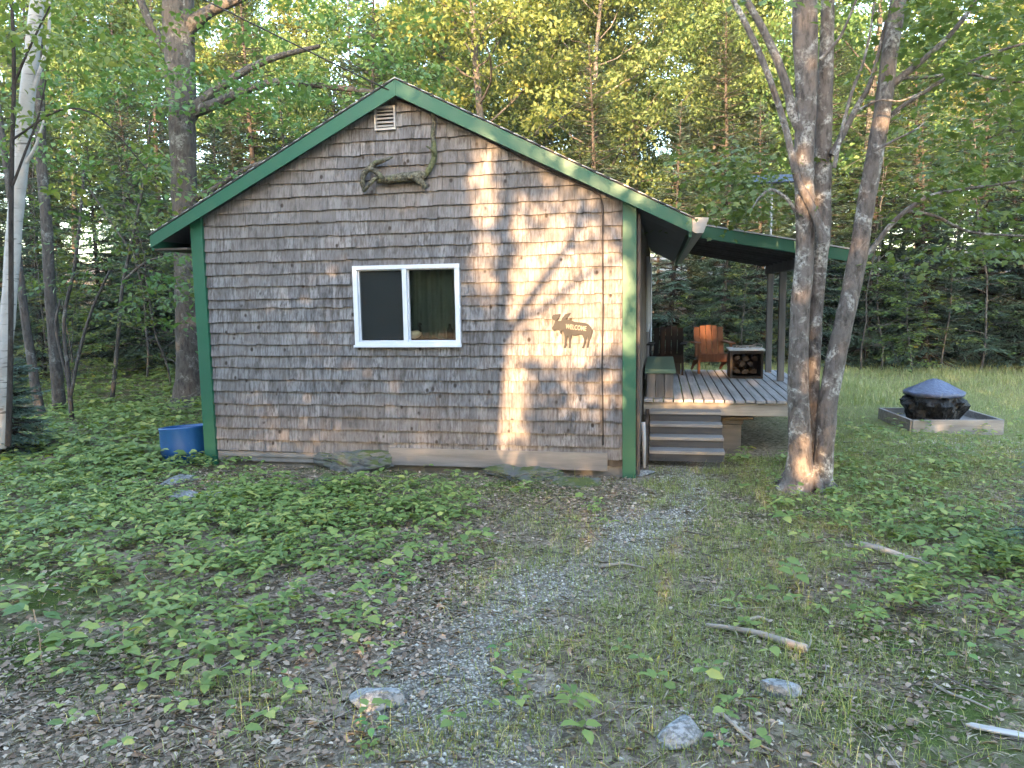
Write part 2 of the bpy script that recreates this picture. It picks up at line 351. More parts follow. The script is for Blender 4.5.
Z_LITTER = [(800, 500, 110, 22, .6), (200, 490, 90, 16, .9), (400, 600, 100, 70, 1), (300, 680, 150, 60, .7), (80, 710, 170, 70, 1.3), (250, 740, 120, 40, .9), (590, 500, 90, 18, .9), (780, 510, 90, 22, .8), (450, 545, 60, 30, .7), (840, 700, 160, 60, .5), (920, 620, 120, 40, .3), (700, 640, 200, 50, .3), (250, 490, 120, 20, .6), (740, 440, 40, 14, .7)]

xs = np.unique(np.concatenate([np.linspace(-150, -20, 16), np.linspace(-20, -4, 33), np.arange(-4, 12, .075), np.linspace(12, 24, 30), np.linspace(24, 150, 16)]))
ys = np.unique(np.concatenate([np.linspace(-120, -8, 24), np.arange(-8, 10, .075), np.linspace(10, 30, 40), np.linspace(30, 170, 16)]))
GX, GY = np.meshgrid(xs, ys); nx, ny = len(xs), len(ys)
fine = (np.abs(GX - 4) < 8) & (np.abs(GY - 1) < 9)
GZ = gz(GX, GY) + np.where(fine, .012 * (rng.random(GX.shape) - .5), 0)
idx = np.arange(nx * ny).reshape(ny, nx)
F = np.stack([idx[:-1, :-1], idx[:-1, 1:], idx[1:, 1:], idx[1:, :-1]], -1).reshape(-1, 4)
me = mesh_np('ground', np.stack([GX, GY, GZ], -1).reshape(-1, 3), [F])
for nm, zz, b in (('path', Z_PATH, 0), ('moss', Z_MOSS, .12), ('lawn', Z_LAWN, 0)):
    a = me.attributes.new(nm, 'FLOAT', 'POINT'); a.data.foreach_set('value', np.clip(zone(GX, GY, zz, b), 0, 1).ravel().astype(np.float32))
tag(link('ground', me, FLOOR, None, True), kind='structure')

def field(n, x0, x1, y0, y1, dens):
    X = rng.uniform(x0, x1, n); Y = rng.uniform(y0, y1, n)
    ok = rng.random(n) < dens(X, Y)
    # keep off the cabin and the deck's steps
    ok &= ~((X > -.03) & (X < 5.0) & (Y > -.02)) & ~((X > 4.95) & (X < 5.8) & (Y > .5) & (Y < 5.2)) & ~((X > 5.2) & (X < 7) & (Y > 1.2) & (Y < 5.2))
    px, py, w = proj(np.stack([X, Y, gz(X, Y)], -1))
    ok &= (w > .5) & (px > -120) & (px < 1150) & (py < 860)
    return X[ok], Y[ok]
def patchy(X, Y, s=1., p=0.): return .5 + .5 * np.sin(X * 3.1 * s + 2 * np.sin(Y * 2.3 * s + p)) * np.sin(Y * 2.7 * s + 2 * np.sin(X * 1.9 * s + p))

# ground cover: many low leafy plants
def plants(X, Y, leaf, hmin, hmax, nlmin, nlmax, tmpl=OVAL):
    n = len(X); O = []; D = []; N = []; L = []
    h = rng.uniform(hmin, hmax, n); a0 = rng.random(n) * 6.28; nl = rng.integers(nlmin, nlmax + 1, n); Z = gz(X, Y); lx = rng.normal(0, .03, (n, 2))
    for k in range(nlmax):
        q = nl > k; a = a0[q] + k * 6.28 / nl[q] + rng.normal(0, .25, q.sum()); d = np.stack([np.cos(a), np.sin(a), rng.uniform(-.25, .35, q.sum())], -1)
        o = np.stack([X[q] + lx[q, 0] + .012 * d[:, 0], Y[q] + lx[q, 1] + .012 * d[:, 1], Z[q] + h[q] + rng.normal(0, .012, q.sum())], -1)
        O.append(o); D.append(d); N.append(np.stack([rng.normal(0, .25, q.sum()), rng.normal(0, .25, q.sum()), np.ones(q.sum())], -1)); L.append(leaf * rng.uniform(.55, 1.2, q.sum()))
    return scatter(tmpl, np.concatenate(O), np.concatenate(D), np.concatenate(N), np.concatenate(L))
parts = []
X, Y = field(95000, -5, 12, -5.8, 8, lambda X, Y: zone(X, Y, Z_GC, .0) * (1 - .75 * np.clip(zone(X, Y, Z_MOSS, 0), 0, 1)) * np.clip(1.7 * patchy(X, Y, 1.2) * (.4 + .6 * patchy(X, Y, 3.1, 5)) + .06, 0, 1) * np.clip(1.25 - .09 * (Y + 5), .25, 1))
q = rng.random(len(X)) < .52; parts.append(plants(X[q], Y[q], .062, .03, .12, 3, 5)); q2 = rng.random(len(X)) < .1; parts.append(plants(X[q2], Y[q2], .1, .03, .16, 5, 8, (OVAL[0] * (1, .42, 1), OVAL[1]))); parts.append(plants(X[~q], Y[~q], .034, .01, .07, 4, 7))
X, Y = field(9000, -5, 12, -5.8, 4, lambda X, Y: zone(X, Y, Z_GC, .0) * (.3 + .7 * patchy(X, Y, .9, 1.)))
parts.append(plants(X, Y, .088, .06, .16, 3, 4))
X, Y = field(14000, -16, 0, -1, 14, lambda X, Y: .5 * patchy(X, Y, .6) + .15)
parts.append(plants(X, Y, .13, .04, .2, 3, 5))
V, Pp = join(parts); tag(link('ground_cover', mesh_np('ground_cover', V, Pp), LF_GC), kind='stuff')

# grass
def blades(X, Y, hmin, hmax, w, lean=.5):
    n = len(X); Z = gz(X, Y); h = rng.uniform(hmin, hmax, n); a = rng.random(n) * 6.28; le = rng.uniform(.1, lean, n) * h
    dx, dy = np.cos(a), np.sin(a); bx, by = -dy * w, dx * w; V = np.zeros((n, 5, 3))
    V[:, 0] = np.stack([X - bx, Y - by, Z - .01], -1); V[:, 1] = np.stack([X + bx, Y + by, Z - .01], -1)
    mx, my = X + dx * le * .35, Y + dy * le * .35
    V[:, 2] = np.stack([mx + bx * .8, my + by * .8, Z + h * .6], -1); V[:, 3] = np.stack([mx - bx * .8, my - by * .8, Z + h * .6], -1)
    V[:, 4] = np.stack([X + dx * le, Y + dy * le, Z + h * (1 - .25 * le / h)], -1)
    off = np.arange(n)[:, None] * 5
    return V.reshape(-1, 3), [np.array([[0, 1, 2, 3]]) + off, np.array([[3, 2, 4]]) + off]
parts = []
X, Y = field(420000, 0, 10, -5.8, 2.5, lambda X, Y: zone(X, Y, Z_GRASS, .05) * np.clip(1.5 * patchy(X, Y, 1.6, 2) - .05, .12, 1))
parts.append(blades(X, Y, .015, .065, .0016, 1.6))
X, Y = field(17000, 0, 10, -5.8, 2.5, lambda X, Y: zone(X, Y, Z_GRASS, .01) * np.clip(1.8 * patchy(X, Y, 2.1, 4) - .6, 0, 1))
parts.append(blades(X, Y, .07, .19, .0018, 1.1))
V, Pp = join(parts); tag(link('grass', mesh_np('grass', V, Pp), GRASS), kind='stuff')
parts = []
X, Y = field(150000, 5.4, 20, .3, 12, lambda X, Y: np.clip(zone(X, Y, Z_LAWN + [(1000, 380, 140, 20, .8)], .0), 0, 1) * (.4 + .6 * patchy(X, Y, .8)))
q = ~((X > 8.1) & (X < 9.65) & (Y > 2.9) & (Y < 4.3)); X, Y = X[q], Y[q]
parts.append(blades(X, Y, .03, .075, .003, 1.3))
q = rng.random(len(X)) < np.clip((Y - 6.5) / 4, 0, .8) * .6; parts.append(blades(X[q], Y[q], .05, .19, .004, 1.3))
X, Y = field(9000, 4.5, 9, 5.2, 11, lambda X, Y: np.full(X.shape, .9)); parts.append(blades(X, Y, .06, .22, .005, .8))
V, Pp = join(parts); tag(link('meadow_grass', mesh_np('meadow_grass', V, Pp), LAWN), kind='stuff')

# dead leaves
X, Y = field(190000, -3, 10, -5.8, 1.3, lambda X, Y: zone(X, Y, Z_LITTER, .12) * (.35 + .65 * patchy(X, Y, 1.4, 3)) * np.clip(1.4 - zone(X, Y, Z_PATH, 0), .25, 1))
n = len(X); a = rng.random(n) * 6.28
V, Pp = scatter(OVAL, np.stack([X, Y, gz(X, Y) + rng.uniform(0, .014, n)], -1), np.stack([np.cos(a), np.sin(a), rng.normal(0, .22, n)], -1),
                np.stack([rng.normal(0, .4, n), rng.normal(0, .4, n), np.ones(n)], -1), rng.uniform(.01, .046, n))
tag(link('leaf_litter', mesh_np('leaf_litter', V, Pp), LITTER), kind='stuff')
straw = None
X, Y = field(240000, -1, 10, -5.8, 1.5, lambda X, Y: (.1 + .35 * zone(X, Y, Z_GRASS, .05) + .3 * zone(X, Y, Z_LITTER, .05)) * (.3 + .7 * patchy(X, Y, 2.4, 1)))
n = len(X); a = rng.random(n) * 6.28
V, Pp = scatter(KITE, np.stack([X, Y, gz(X, Y) + rng.uniform(.002, .016, n)], -1), np.stack([np.cos(a), np.sin(a), rng.normal(0, .15, n)], -1), np.stack([rng.normal(0, .3, n), rng.normal(0, .3, n), np.ones(n)], -1), rng.uniform(.02, .1, n), rng.uniform(.004, .012, n))
tag(link('dead_grass', mesh_np('dead_grass', V, Pp), STRAW), kind='stuff')
TW = (np.array([(0, -.5, -.5), (0, .5, -.5), (0, 0, .5), (1, -.3, -.3), (1, .3, -.3), (1, 0, .3)]), [np.array([(0, 1, 4, 3), (1, 2, 5, 4), (2, 0, 3, 5)])])
X, Y = field(5200, -2, 10, -5.6, 2, lambda X, Y: .25 + .5 * zone(X, Y, Z_LITTER, 0)); n = len(X); a = rng.random(n) * 6.28; L_ = rng.uniform(.04, .26, n); d_ = np.stack([np.cos(a), np.sin(a), rng.normal(0, .08, n)], -1)
V, Pp = scatter(TW, np.stack([X, Y, gz(X, Y) + .012], -1), d_, np.tile((0, 0, 1.), (n, 1)), L_, .004 + .012 * L_); Vr = V.reshape(n, 6, 3); mid_ = Vr.mean(1, keepdims=True)
cz = (np.array([-.5, -.5, .5, -.3, -.3, .3])[None] * (.004 + .012 * L_)[:, None]); Vr[:, :, 2] = (gz(X, Y) + .012)[:, None] + cz + np.array([0, 0, 0, 1, 1, 1])[None] * (d_[:, 2] * L_)[:, None]
tag(link('fallen_twigs', mesh_np('fallen_twigs', Vr.reshape(-1, 3), Pp), TWIG), kind='stuff')
# gravel
X, Y = field(200000, 2.2, 11, -5.8, 4, lambda X, Y: np.clip(1.3 * zone(X, Y, Z_PATH, .02), 0, 1) * (.4 + .6 * patchy(X, Y, 1.9, 1)))
n = len(X); OCT = np.array([(1, 0, 0), (0, 1, 0), (-1, 0, 0), (0, -1, 0), (.1, .1, .8), (0, 0, -.5)]); r = .0035 + .009 * rng.random(n) ** 3.5 + .003 * rng.random(n)
V = OCT[None] * (1 + .5 * (rng.random((n, 6, 3)) - .5)); th = rng.random(n) * 6.28; cth, sth = np.cos(th)[:, None], np.sin(th)[:, None]
V = np.stack([V[..., 0] * cth - V[..., 1] * sth, V[..., 0] * sth + V[..., 1] * cth, V[..., 2]], -1) * r[:, None, None] + np.stack([X, Y, gz(X, Y) + .2 * r], -1)[:, None]
Ft = np.array([(0, 1, 4), (1, 2, 4), (2, 3, 4), (3, 0, 4), (1, 0, 5), (2, 1, 5), (3, 2, 5), (0, 3, 5)])[None] + (np.arange(n) * 6)[:, None, None]
tag(link('gravel', mesh_np('gravel', V.reshape(-1, 3), [Ft.reshape(-1, 3)]), GRAVEL), kind='stuff')

# ------------------------------------------------------------------ the cabin
W, LEN = 4.88, 8.0
RIDGE_X, RIDGE_Z, SL = 2.47, 4.075, .505        # roof top line: z = RIDGE_Z - SL*|x-RIDGE_X|
XL, XR = -.43, 5.40
def roofz(x): return RIDGE_Z - SL * abs(x - RIDGE_X)
cabin = thing('shingled_cabin', (2.44, 4, 0), 'small grey cedar shingled cabin with green trim and a gable window', 'cabin')
# gable backing wall with the window opening
wx0, wx1, wz0, wz1 = 1.885, 3.06, 1.35, 2.203
b = MB(); T0, T1 = 0., .1
def gz_top(x): return roofz(x) - .13
def wallpoly(pts): b.prism(pts, T0, T1)
wallpoly([(.0, .1), (wx0, .1), (wx0, gz_top(wx0)), (0, gz_top(0))])
wallpoly([(wx1, .1), (W, .1), (W, gz_top(W)), (wx1, gz_top(wx1))])
wallpoly([(wx0, .1), (wx1, .1), (wx1, wz0), (wx0, wz0)])
wallpoly([(wx0, wz1), (wx1, wz1), (wx1, gz_top(wx1)), (RIDGE_X, gz_top(RIDGE_X)), (wx0, gz_top(wx0))])
wall = b.build('gable_wall', DARKWOOD, cabin)
# shingles, course by course
def clip(poly, f):
    out = []
    for i in range(len(poly)):
        p, q = poly[i], poly[(i + 1) % len(poly)]; a, c = f(p), f(q)
        if a >= 0: out.append(p)
        if a * c < 0: t = a / (a - c); out.append((p[0] + t * (q[0] - p[0]), p[1] + t * (q[1] - p[1])))
    return out
b = MB(); z = .165; ri = 0
vx0, vx1, vz0, vz1 = 2.19, 2.42, 3.585, 3.825
while z < 4.0:
    e = .134 + rng.normal(0, .005)
    if ri == 12: e = .1
    x = .146 - rng.random() * .05
    while x < 4.735:
        w = float(np.clip(rng.normal(.115, .04), .05, .22)); x1 = min(x + w, 4.735); x0 = max(x, .146)
        dz = rng.normal(0, .004)
        if x1 - x0 > .015:
            polys = [[(x0 + .0012, z + dz), (x1 - .0012, z + dz * .7 + rng.normal(0, .0015)), (x1 - .0012, z + e + .025), (x0 + .0012, z + e + .025)]]
            for hx0, hx1, hz0, hz1 in ((wx0 - .002, wx1 + .002, wz0, wz1), (vx0, vx1, vz0, vz1)):
                nn = []
                for p in polys:
                    zz0, zz1 = min(k[1] for k in p), max(k[1] for k in p); xx0, xx1 = min(k[0] for k in p), max(k[0] for k in p)
                    if xx1 <= hx0 or xx0 >= hx1 or zz1 <= hz0 or zz0 >= hz1: nn.append(p); continue
                    for f in (lambda k: hx0 - k[0], lambda k: k[0] - hx1): nn.append(clip(p, f))
                    mid = clip(clip(p, lambda k: k[0] - hx0), lambda k: hx1 - k[0])
                    nn.append(clip(mid, lambda k: hz0 - k[1])); nn.append(clip(mid, lambda k: k[1] - hz1))
                polys = [p for p in nn if len(p) > 2]
            lift = abs(rng.normal(0, .004)); tk = .026 + lift + rng.normal(0, .0012)
            for p in polys:
                p = clip(clip(p, lambda k: gz_top(0) + SL * k[0] - k[1] - .004), lambda k: gz_top(W) + SL * (W - k[0]) - k[1] - .004)
                if len(p) < 3: continue
                yo = lambda k: -(tk - (tk - .003) * (k[1] - z) / (e + .025))
                n = len(p); V = [(k[0], yo(k), k[1]) for k in p] + [(k[0], 0.002, k[1]) for k in p]
                b.add(V, [tuple(range(n))] + [(i + n, (i + 1) % n + n, (i + 1) % n, i) for i in range(n)])
        x += w
    z += e; ri += 1
b.build('shingle_siding', SHINGLE, wall)
# side walls, back wall, floor
b = MB(); b.box(0, .1, .1, LEN, .1, 2.62); b.build('side_wall', DARKWOOD, cabin)
b = MB(); b.box(W - .1, W, .1, LEN, .1, 2.62)
sw = b.build('side_wall', DARKWOOD, cabin)
b = MB()
y = 0.105; 
while y < LEN:
    w_ = .19; b.box(W + .001, W + .02 + rng.random() * .004, y, min(y + w_ - .006, LEN), .2, 2.66); y += w_
b.build('board_siding', SIDEWOOD, sw)
b = MB(); b.prism([(0, .1), (W, .1), (W, gz_top(W)), (RIDGE_X, gz_top(RIDGE_X)), (0, gz_top(0))], LEN, LEN + .1); b.build('rear_wall', DARKWOOD, cabin)
b = MB(); b.box(.1, W - .1, .1, LEN, .25, .33); b.build('floor_slab', DARK, cabin)
# base: sill beam, low concrete and the plywood skirting board
b = MB(); b.box(.15, 2.215, -.02, -.001, .045, .155); b.box(.2, 2.2, -.03, -.021, .1, .13); b.build('sill_beam', CONC, cabin, bevel=.004)
b = MB(); b.box(2.22, 4.585, -.05, -.036, .055, .245); b.build('skirting_board', PLY, cabin, bevel=.002)
b = MB(); b.box(.1, 4.8, .02, .3, -.15, .1); b.build('foundation', CONC, cabin)
# corner boards
def corner(x0, x1, ztop, zb):
    b = MB(); b.prism([(x0, zb), (x1, zb), (x1, min(ztop, gz_top(x1) - .0)), (x0, min(ztop, gz_top(x0)))], -.052, -.002); return b.build('corner_board', GREEN, cabin, bevel=.003)
corner(.002, .144, 3, .0); corner(4.738, 4.872, 3, -.012)
b = MB(); b.box(4.884, 4.912, -.03, .1, .02, 2.6); b.build('corner_board', DARKWOOD, cabin, bevel=.003)
# roof
def roof_side(sx):
    xe = XL if sx < 0 else XR
    b = MB(); d = (-.13, LEN + .2)
    b.prism([(RIDGE_X, RIDGE_Z - .02), (xe, roofz(xe) - .02), (xe, roofz(xe) - .075), (RIDGE_X, RIDGE_Z - .075)], *d)
    r = b.build('roof', SOFFIT, cabin)
    b = MB(); L = abs(xe - RIDGE_X); n = 22
    for i in range(n):                                   # overlapping courses of asphalt shingles
        x0 = RIDGE_X + (xe + (.025 if sx > 0 else -.025) - RIDGE_X) * i / n; x1 = RIDGE_X + (xe + (.025 if sx > 0 else -.025) - RIDGE_X) * (i + 1) / n
        y = -.165
        while y < LEN + .2:
            y1 = min(y + .3, LEN + .22); u = rng.random() * .004
            b.add([(x0, y, roofz(x0) - .017), (x1, y, roofz(x1) - .003 + u), (x1, y1 - .006, roofz(x1) - .003 + u), (x0, y1 - .006, roofz(x0) - .017), (x1, y, roofz(x1) - .018), (x1, y1 - .006, roofz(x1) - .018)],
                  [(0, 1, 2, 3) if sx > 0 else (3, 2, 1, 0), (1, 4, 5, 2), (0, 4, 1), (3, 2, 5)]); y = y1
    b.build('roof_shingles', ROOFING, r)
    # rake board and drip edge
    b = MB(); b.prism([(RIDGE_X, RIDGE_Z - .03), (xe, roofz(xe) - .03), (xe, roofz(xe) - .162), (RIDGE_X, RIDGE_Z - .185)], -.155, -.132); b.build('rake_board', GREEN, cabin, bevel=.002)
    b = MB(); b.prism([(RIDGE_X, RIDGE_Z - .004), (xe, roofz(xe) - .004), (xe, roofz(xe) - .017), (RIDGE_X, RIDGE_Z - .017)], -.162, -.13); b.build('drip_edge', ALU, r)
roof_side(-1); roof_side(1)
# left eave box and eave boards
b = MB(); b.box(XL + .001, XL + .025, -.131, LEN, roofz(XL) - .185, roofz(XL) - .078); b.build('eave_board', GREEN, cabin)
b = MB(); b.box(XL + .026, -.002, -.12, LEN, roofz(XL) - .185, roofz(XL) - .165); b.build('soffit_board', DARKWOOD, cabin)
b = MB(); b.box(XL + .026, -.002, LEN - .03, LEN - .001, roofz(XL) - .164, roofz(XL) + .0); b.build('eave_end_panel', DARKWOOD, cabin)
b = MB(); b.box(XR - .025, XR - .001, -.131, LEN, roofz(XR) - .2, roofz(XR) - .078); b.build('eave_board', GREEN, cabin)
b = MB()
for k in range(7):
    y0 = -.1 + k * 1.16
    b.prism([(4.915, roofz(4.915) - .135), (XR - .03, roofz(XR - .03) - .135), (XR - .03, roofz(XR - .03) - .12), (4.915, roofz(4.915) - .12)], y0, y0 + 1.15)
b.build('soffit_panel', SOFFIT, cabin)
# gutter along the right eave
gp = [(a * 1.25, c * 1.2) for a, c in [(0, .0), (0, -.11), (.035, -.125), (.085, -.12), (.105, -.06), (.125, -.005), (.118, -.003), (.098, -.055), (.08, -.112), (.037, -.117), (.008, -.104), (.008, 0)]]
b = MB(); zt = roofz(XR) - .015
b.prism([(XR + .003 + a, zt + c) for a, c in gp], -.13, LEN + .1)
b.prism([(XR + .003, zt), (XR + .003, zt - .132), (XR + .046, zt - .151), (XR + .11, zt - .145), (XR + .158, zt - .005)], -.136, -.13)
gut = b.build('gutter', plain_mat('aged_gutter', (.3, .29, .285), .5, .4, ns=5), cabin)
b = MB(); b.tube([(4.95, 4.9, 2.35), (4.95, 4.9, .8)], .022, 10); b.build('downspout', WHITE, cabin)
# gable window
win = MB()
fy0, fy1 = -.055, .05; bw = .05
for x0, x1, z0, z1 in ((wx0, wx1, wz1 - .042, wz1), (wx0, wx1, wz0, wz0 + .045), (wx0, wx0 + bw, wz0 + .045, wz1 - .042), (wx1 - bw, wx1, wz0 + .045, wz1 - .042), (2.437, 2.485, wz0 + .045, wz1 - .042)):
    win.box(x0, x1, fy0, fy1, z0, z1)
for x0, x1 in ((wx0 + bw, 2.437), (2.485, wx1 - bw)):        # thin inner sash edge
    for q in ((x0, x0 + .012, wz0 + .045, wz1 - .042), (x1 - .012, x1, wz0 + .045, wz1 - .042), (x0 + .012, x1 - .012, wz0 + .045, wz0 + .057), (x0 + .012, x1 - .012, wz1 - .054, wz1 - .042)): win.box(q[0], q[1], -.018, .03, q[2], q[3])
wf = win.build('window', WHITE, cabin, bevel=.003)
b = MB(); b.box(wx0 - .01, wx1 + .01, -.07, -.0555, wz0 - .012, wz0 + .012); b.build('sill', WHITE, wf)
for zl in (1.85, 1.56):
    b = MB(); b.box(2.488, 2.503, -.032, -.0185, zl, zl + .05); b.build('latch', WHITE, wf)
m = M('window_glass'); g = m.n('ShaderNodeBsdfGlossy'); g.inputs['Roughness'].default_value = .03; t = m.n('ShaderNodeBsdfTransparent'); t.inputs[0].default_value = (.8, .84, .83, 1)
fr = m.n('ShaderNodeFresnel'); fr.inputs[0].default_value = 1.5; x = m.n('ShaderNodeMixShader'); m.l(fr.outputs[0], x.inputs[0]); m.l(t.outputs[0], x.inputs[1]); m.l(g.outputs[0], x.inputs[2]); GLASS = m.done(x.outputs[0])
m = M('insect_screen'); d = m.bsdf((.022, .028, .03), .9, .1); t = m.n('ShaderNodeBsdfTransparent'); x = m.n('ShaderNodeMixShader'); x.inputs[0].default_value = .62; m.l(t.outputs[0], x.inputs[1]); m.l(d, x.inputs[2]); SCREEN = m.done(x.outputs[0])
b = MB(); b.box(2.5, wx1 - bw - .01, .005, .009, wz0 + .065, wz1 - .062); b.build('pane', GLASS, wf)
b = MB(); b.box(wx0 + bw + .01, 2.42, .005, .009, wz0 + .065, wz1 - .062); b.build('pane', GLASS, wf)
b = MB(); b.add([(wx0 + bw + .01, -.01, wz0 + .065), (2.42, -.01, wz0 + .065), (2.42, -.01, wz1 - .062), (wx0 + bw + .01, -.01, wz1 - .062)], [(0, 1, 2, 3)]); b.build('insect_screen', SCREEN, wf)
m = M('green_curtain'); n = m.noise(m.coord(), 3, 3); CURT = m.done(m.bsdf(m.ramp(n, [(.3, (.075, .1, .09)), (.7, (.11, .14, .125))]), .9, .1))
def curtain(x0, x1, y, amp, fr_):
    n = 60; V = []; xs_ = np.linspace(x0, x1, n)
    for i, xx in enumerate(xs_):
        yy = y + amp * math.sin(i * fr_) + amp * .6 * math.sin(i * fr_ * .37 + 1)
        V += [(xx, yy, wz0 - .1), (xx + .01 * math.sin(i), yy + .02, wz1 + .05)]
    b = MB(); b.add(V, [(2 * i, 2 * i + 2, 2 * i + 3, 2 * i + 1) for i in range(n - 1)]); return b.build('curtain', CURT, cabin, True)
curtain(2.44, 2.95, .17, .026, .62)
b = MB(); b.box(1.86, 3.08, .052, .3, wz0 - .03, wz0 + .066); b.build('window_ledge', DARK, cabin)
# louvred gable vent
b = MB()
for q in ((vx0, vx1, vz1 - .025, vz1), (vx0, vx1, vz0, vz0 + .022), (vx0, vx0 + .02, vz0 + .022, vz1 - .025), (vx1 - .02, vx1, vz0 + .022, vz1 - .025)): b.box(q[0], q[1], -.045, .0, q[2], q[3])
b.box(vx0 + .001, vx1 - .001, .0, .02, vz0, vz1)
VENTM = plain_mat('aged_vent_metal', (.36, .35, .34), .6, .3, .1, 14, .3)
vent = b.build('gable_vent', VENTM, cabin)
for k in range(5):
    zc = vz0 + .045 + k * .037; b = MB(); b.obox((2.305, -.026, zc), (1, 0, 0), (0, -.75, -.6), (0, -.6, .75), .095, .018, .0025); b.build('slat', VENTM, vent)
# side window seen edge-on: its casing stands proud of the wall
b = MB()
for q in ((3.6, 3.68, 1.3, 2.4), (4.5, 4.58, 1.3, 2.4), (3.68, 4.5, 2.32, 2.4), (3.68, 4.5, 1.3, 1.38)): b.box(W + .025, W + .06, q[0], q[1], q[2], q[3])
sf = b.build('window', WHITE, cabin, bevel=.003)
b = MB(); b.box(W + .026, W + .032, 3.68, 4.5, 1.38, 2.32); b.build('pane', GLASS, sf)
# white drain board by the steps
b = MB(); b.tube([(4.935, .38, .5), (4.945, .36, .3), (4.95, .3, .02)], [.024, .022, .016], 8); b.build('drain_pipe', plain_mat('dull_white_pipe', (.3, .31, .33), .6, .3), cabin, True)
# cable running under the rake and down the wall
cpts = [onY(*p, Y=-.042) for p in ((397, 99), (430, 113), (470, 131), (520, 157), (560, 176), (592, 190), (600, 195), (603, 206), (602.5, 240), (603, 300), (602, 370), (603, 430), (603, 445))]
b = MB(); b.tube(np.array(cpts), .0085, 6); b.build('cable', CABLE, cabin, True)
# porch roof on two posts
py0, py1 = 1.1, 4.8
A, B_ = (5.30, 2.66), (7.11, 2.295)                        # top line of the porch roof at its near end
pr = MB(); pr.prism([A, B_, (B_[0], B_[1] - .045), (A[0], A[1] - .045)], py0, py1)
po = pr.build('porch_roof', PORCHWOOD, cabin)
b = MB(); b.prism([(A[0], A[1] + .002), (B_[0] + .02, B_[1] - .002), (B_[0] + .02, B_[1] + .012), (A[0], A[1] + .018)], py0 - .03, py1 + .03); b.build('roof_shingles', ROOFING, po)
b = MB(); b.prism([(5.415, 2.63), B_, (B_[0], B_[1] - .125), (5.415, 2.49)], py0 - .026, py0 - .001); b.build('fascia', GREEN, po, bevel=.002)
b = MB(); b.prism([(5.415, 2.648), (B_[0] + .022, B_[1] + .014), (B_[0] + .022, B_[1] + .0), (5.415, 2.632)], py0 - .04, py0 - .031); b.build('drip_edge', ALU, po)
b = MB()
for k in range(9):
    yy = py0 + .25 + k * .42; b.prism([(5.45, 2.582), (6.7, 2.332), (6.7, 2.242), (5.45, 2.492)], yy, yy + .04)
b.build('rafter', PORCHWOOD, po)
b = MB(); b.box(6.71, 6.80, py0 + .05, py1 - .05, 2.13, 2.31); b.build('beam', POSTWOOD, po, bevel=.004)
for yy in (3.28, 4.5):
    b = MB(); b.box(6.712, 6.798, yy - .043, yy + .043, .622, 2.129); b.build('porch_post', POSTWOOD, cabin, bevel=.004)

# ------------------------------------------------------------------ deck with its steps
DZ = .62
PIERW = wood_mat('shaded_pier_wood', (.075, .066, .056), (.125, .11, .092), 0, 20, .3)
deck = thing('porch_deck', (6, 3, 0), 'weathered grey plank deck with steps beside the cabin wall', 'deck')
b = MB(); x = 4.92
while x < 6.99:
    w = .112; y0 = 1.36 - .225 * (x - 5.25) if x > 5.25 else 1.36
    y0 = 1.30 - .02 * rng.random(); y1 = 4.86 - .04 * rng.random(); dz = rng.normal(0, .0015)
    b.box(x + .006, x + w - .006, y0, y1, DZ - .035 + dz, DZ + dz); x += .116
b.build('plank', GREYWOOD, deck, bevel=.003)
b = MB(); b.box(5.77, 6.98, 1.33, 1.37, DZ - .19, DZ - .04); b.box(4.92, 5.77, 1.335, 1.37, DZ - .19, DZ - .04); b.box(6.94, 6.98, 1.37, 4.83, DZ - .19, DZ - .04); b.box(4.94, 6.94, 4.79, 4.83, DZ - .19, DZ - .04); b.build('rim_joist', RIMWOOD, deck, bevel=.003)
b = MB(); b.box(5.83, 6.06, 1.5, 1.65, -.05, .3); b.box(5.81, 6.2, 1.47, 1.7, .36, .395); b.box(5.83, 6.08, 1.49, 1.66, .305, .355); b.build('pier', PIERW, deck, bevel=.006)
b = MB(); b.box(6.55, 6.8, 4.3, 4.6, -.05, .42); b.build('pier', CONC, deck, bevel=.006)
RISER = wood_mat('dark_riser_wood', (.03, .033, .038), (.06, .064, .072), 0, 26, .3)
nst = 4
for k in range(nst):
    zt = DZ - .115 * (k + 1); y1 = 1.33 - .195 * k; y0 = y1 - .195
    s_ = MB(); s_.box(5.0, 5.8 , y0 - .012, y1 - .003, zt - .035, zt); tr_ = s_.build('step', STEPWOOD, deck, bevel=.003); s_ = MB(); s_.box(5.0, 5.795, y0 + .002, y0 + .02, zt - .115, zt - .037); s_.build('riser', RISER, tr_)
b = MB(); b.prism([(1.32, DZ - .12), (.5, DZ - .5), (.5, -.02), (1.32, -.02)], 4.945, 4.985, 'yz'); b.build('stringer', DARKWOOD, deck)

# green-lidded box by the wall
bx = thing('wooden_storage_box', (5.1, 2.3, DZ), 'narrow grey wooden box with a dark green lid against the wall', 'storage box')
b = MB()
for k in range(3): b.box(4.955 + k * .105, 5.055 + k * .105, 1.44, 1.46, DZ + .002, DZ + .29)
b.box(4.955, 4.97, 1.46, 3.2, DZ + .002, DZ + .29); b.box(5.25, 5.265, 1.46, 3.2, DZ + .002, DZ + .29); b.box(4.955, 5.265, 3.2, 3.22, DZ + .002, DZ + .29); b.build('box_body', POSTWOOD, bx, bevel=.003)
b = MB(); b.box(4.93, 5.29, 1.41, 3.25, DZ + .292, DZ + .345); b.build('lid', paint_mat('dull_green_paint', (.06, .11, .085), .6), bx, bevel=.005)

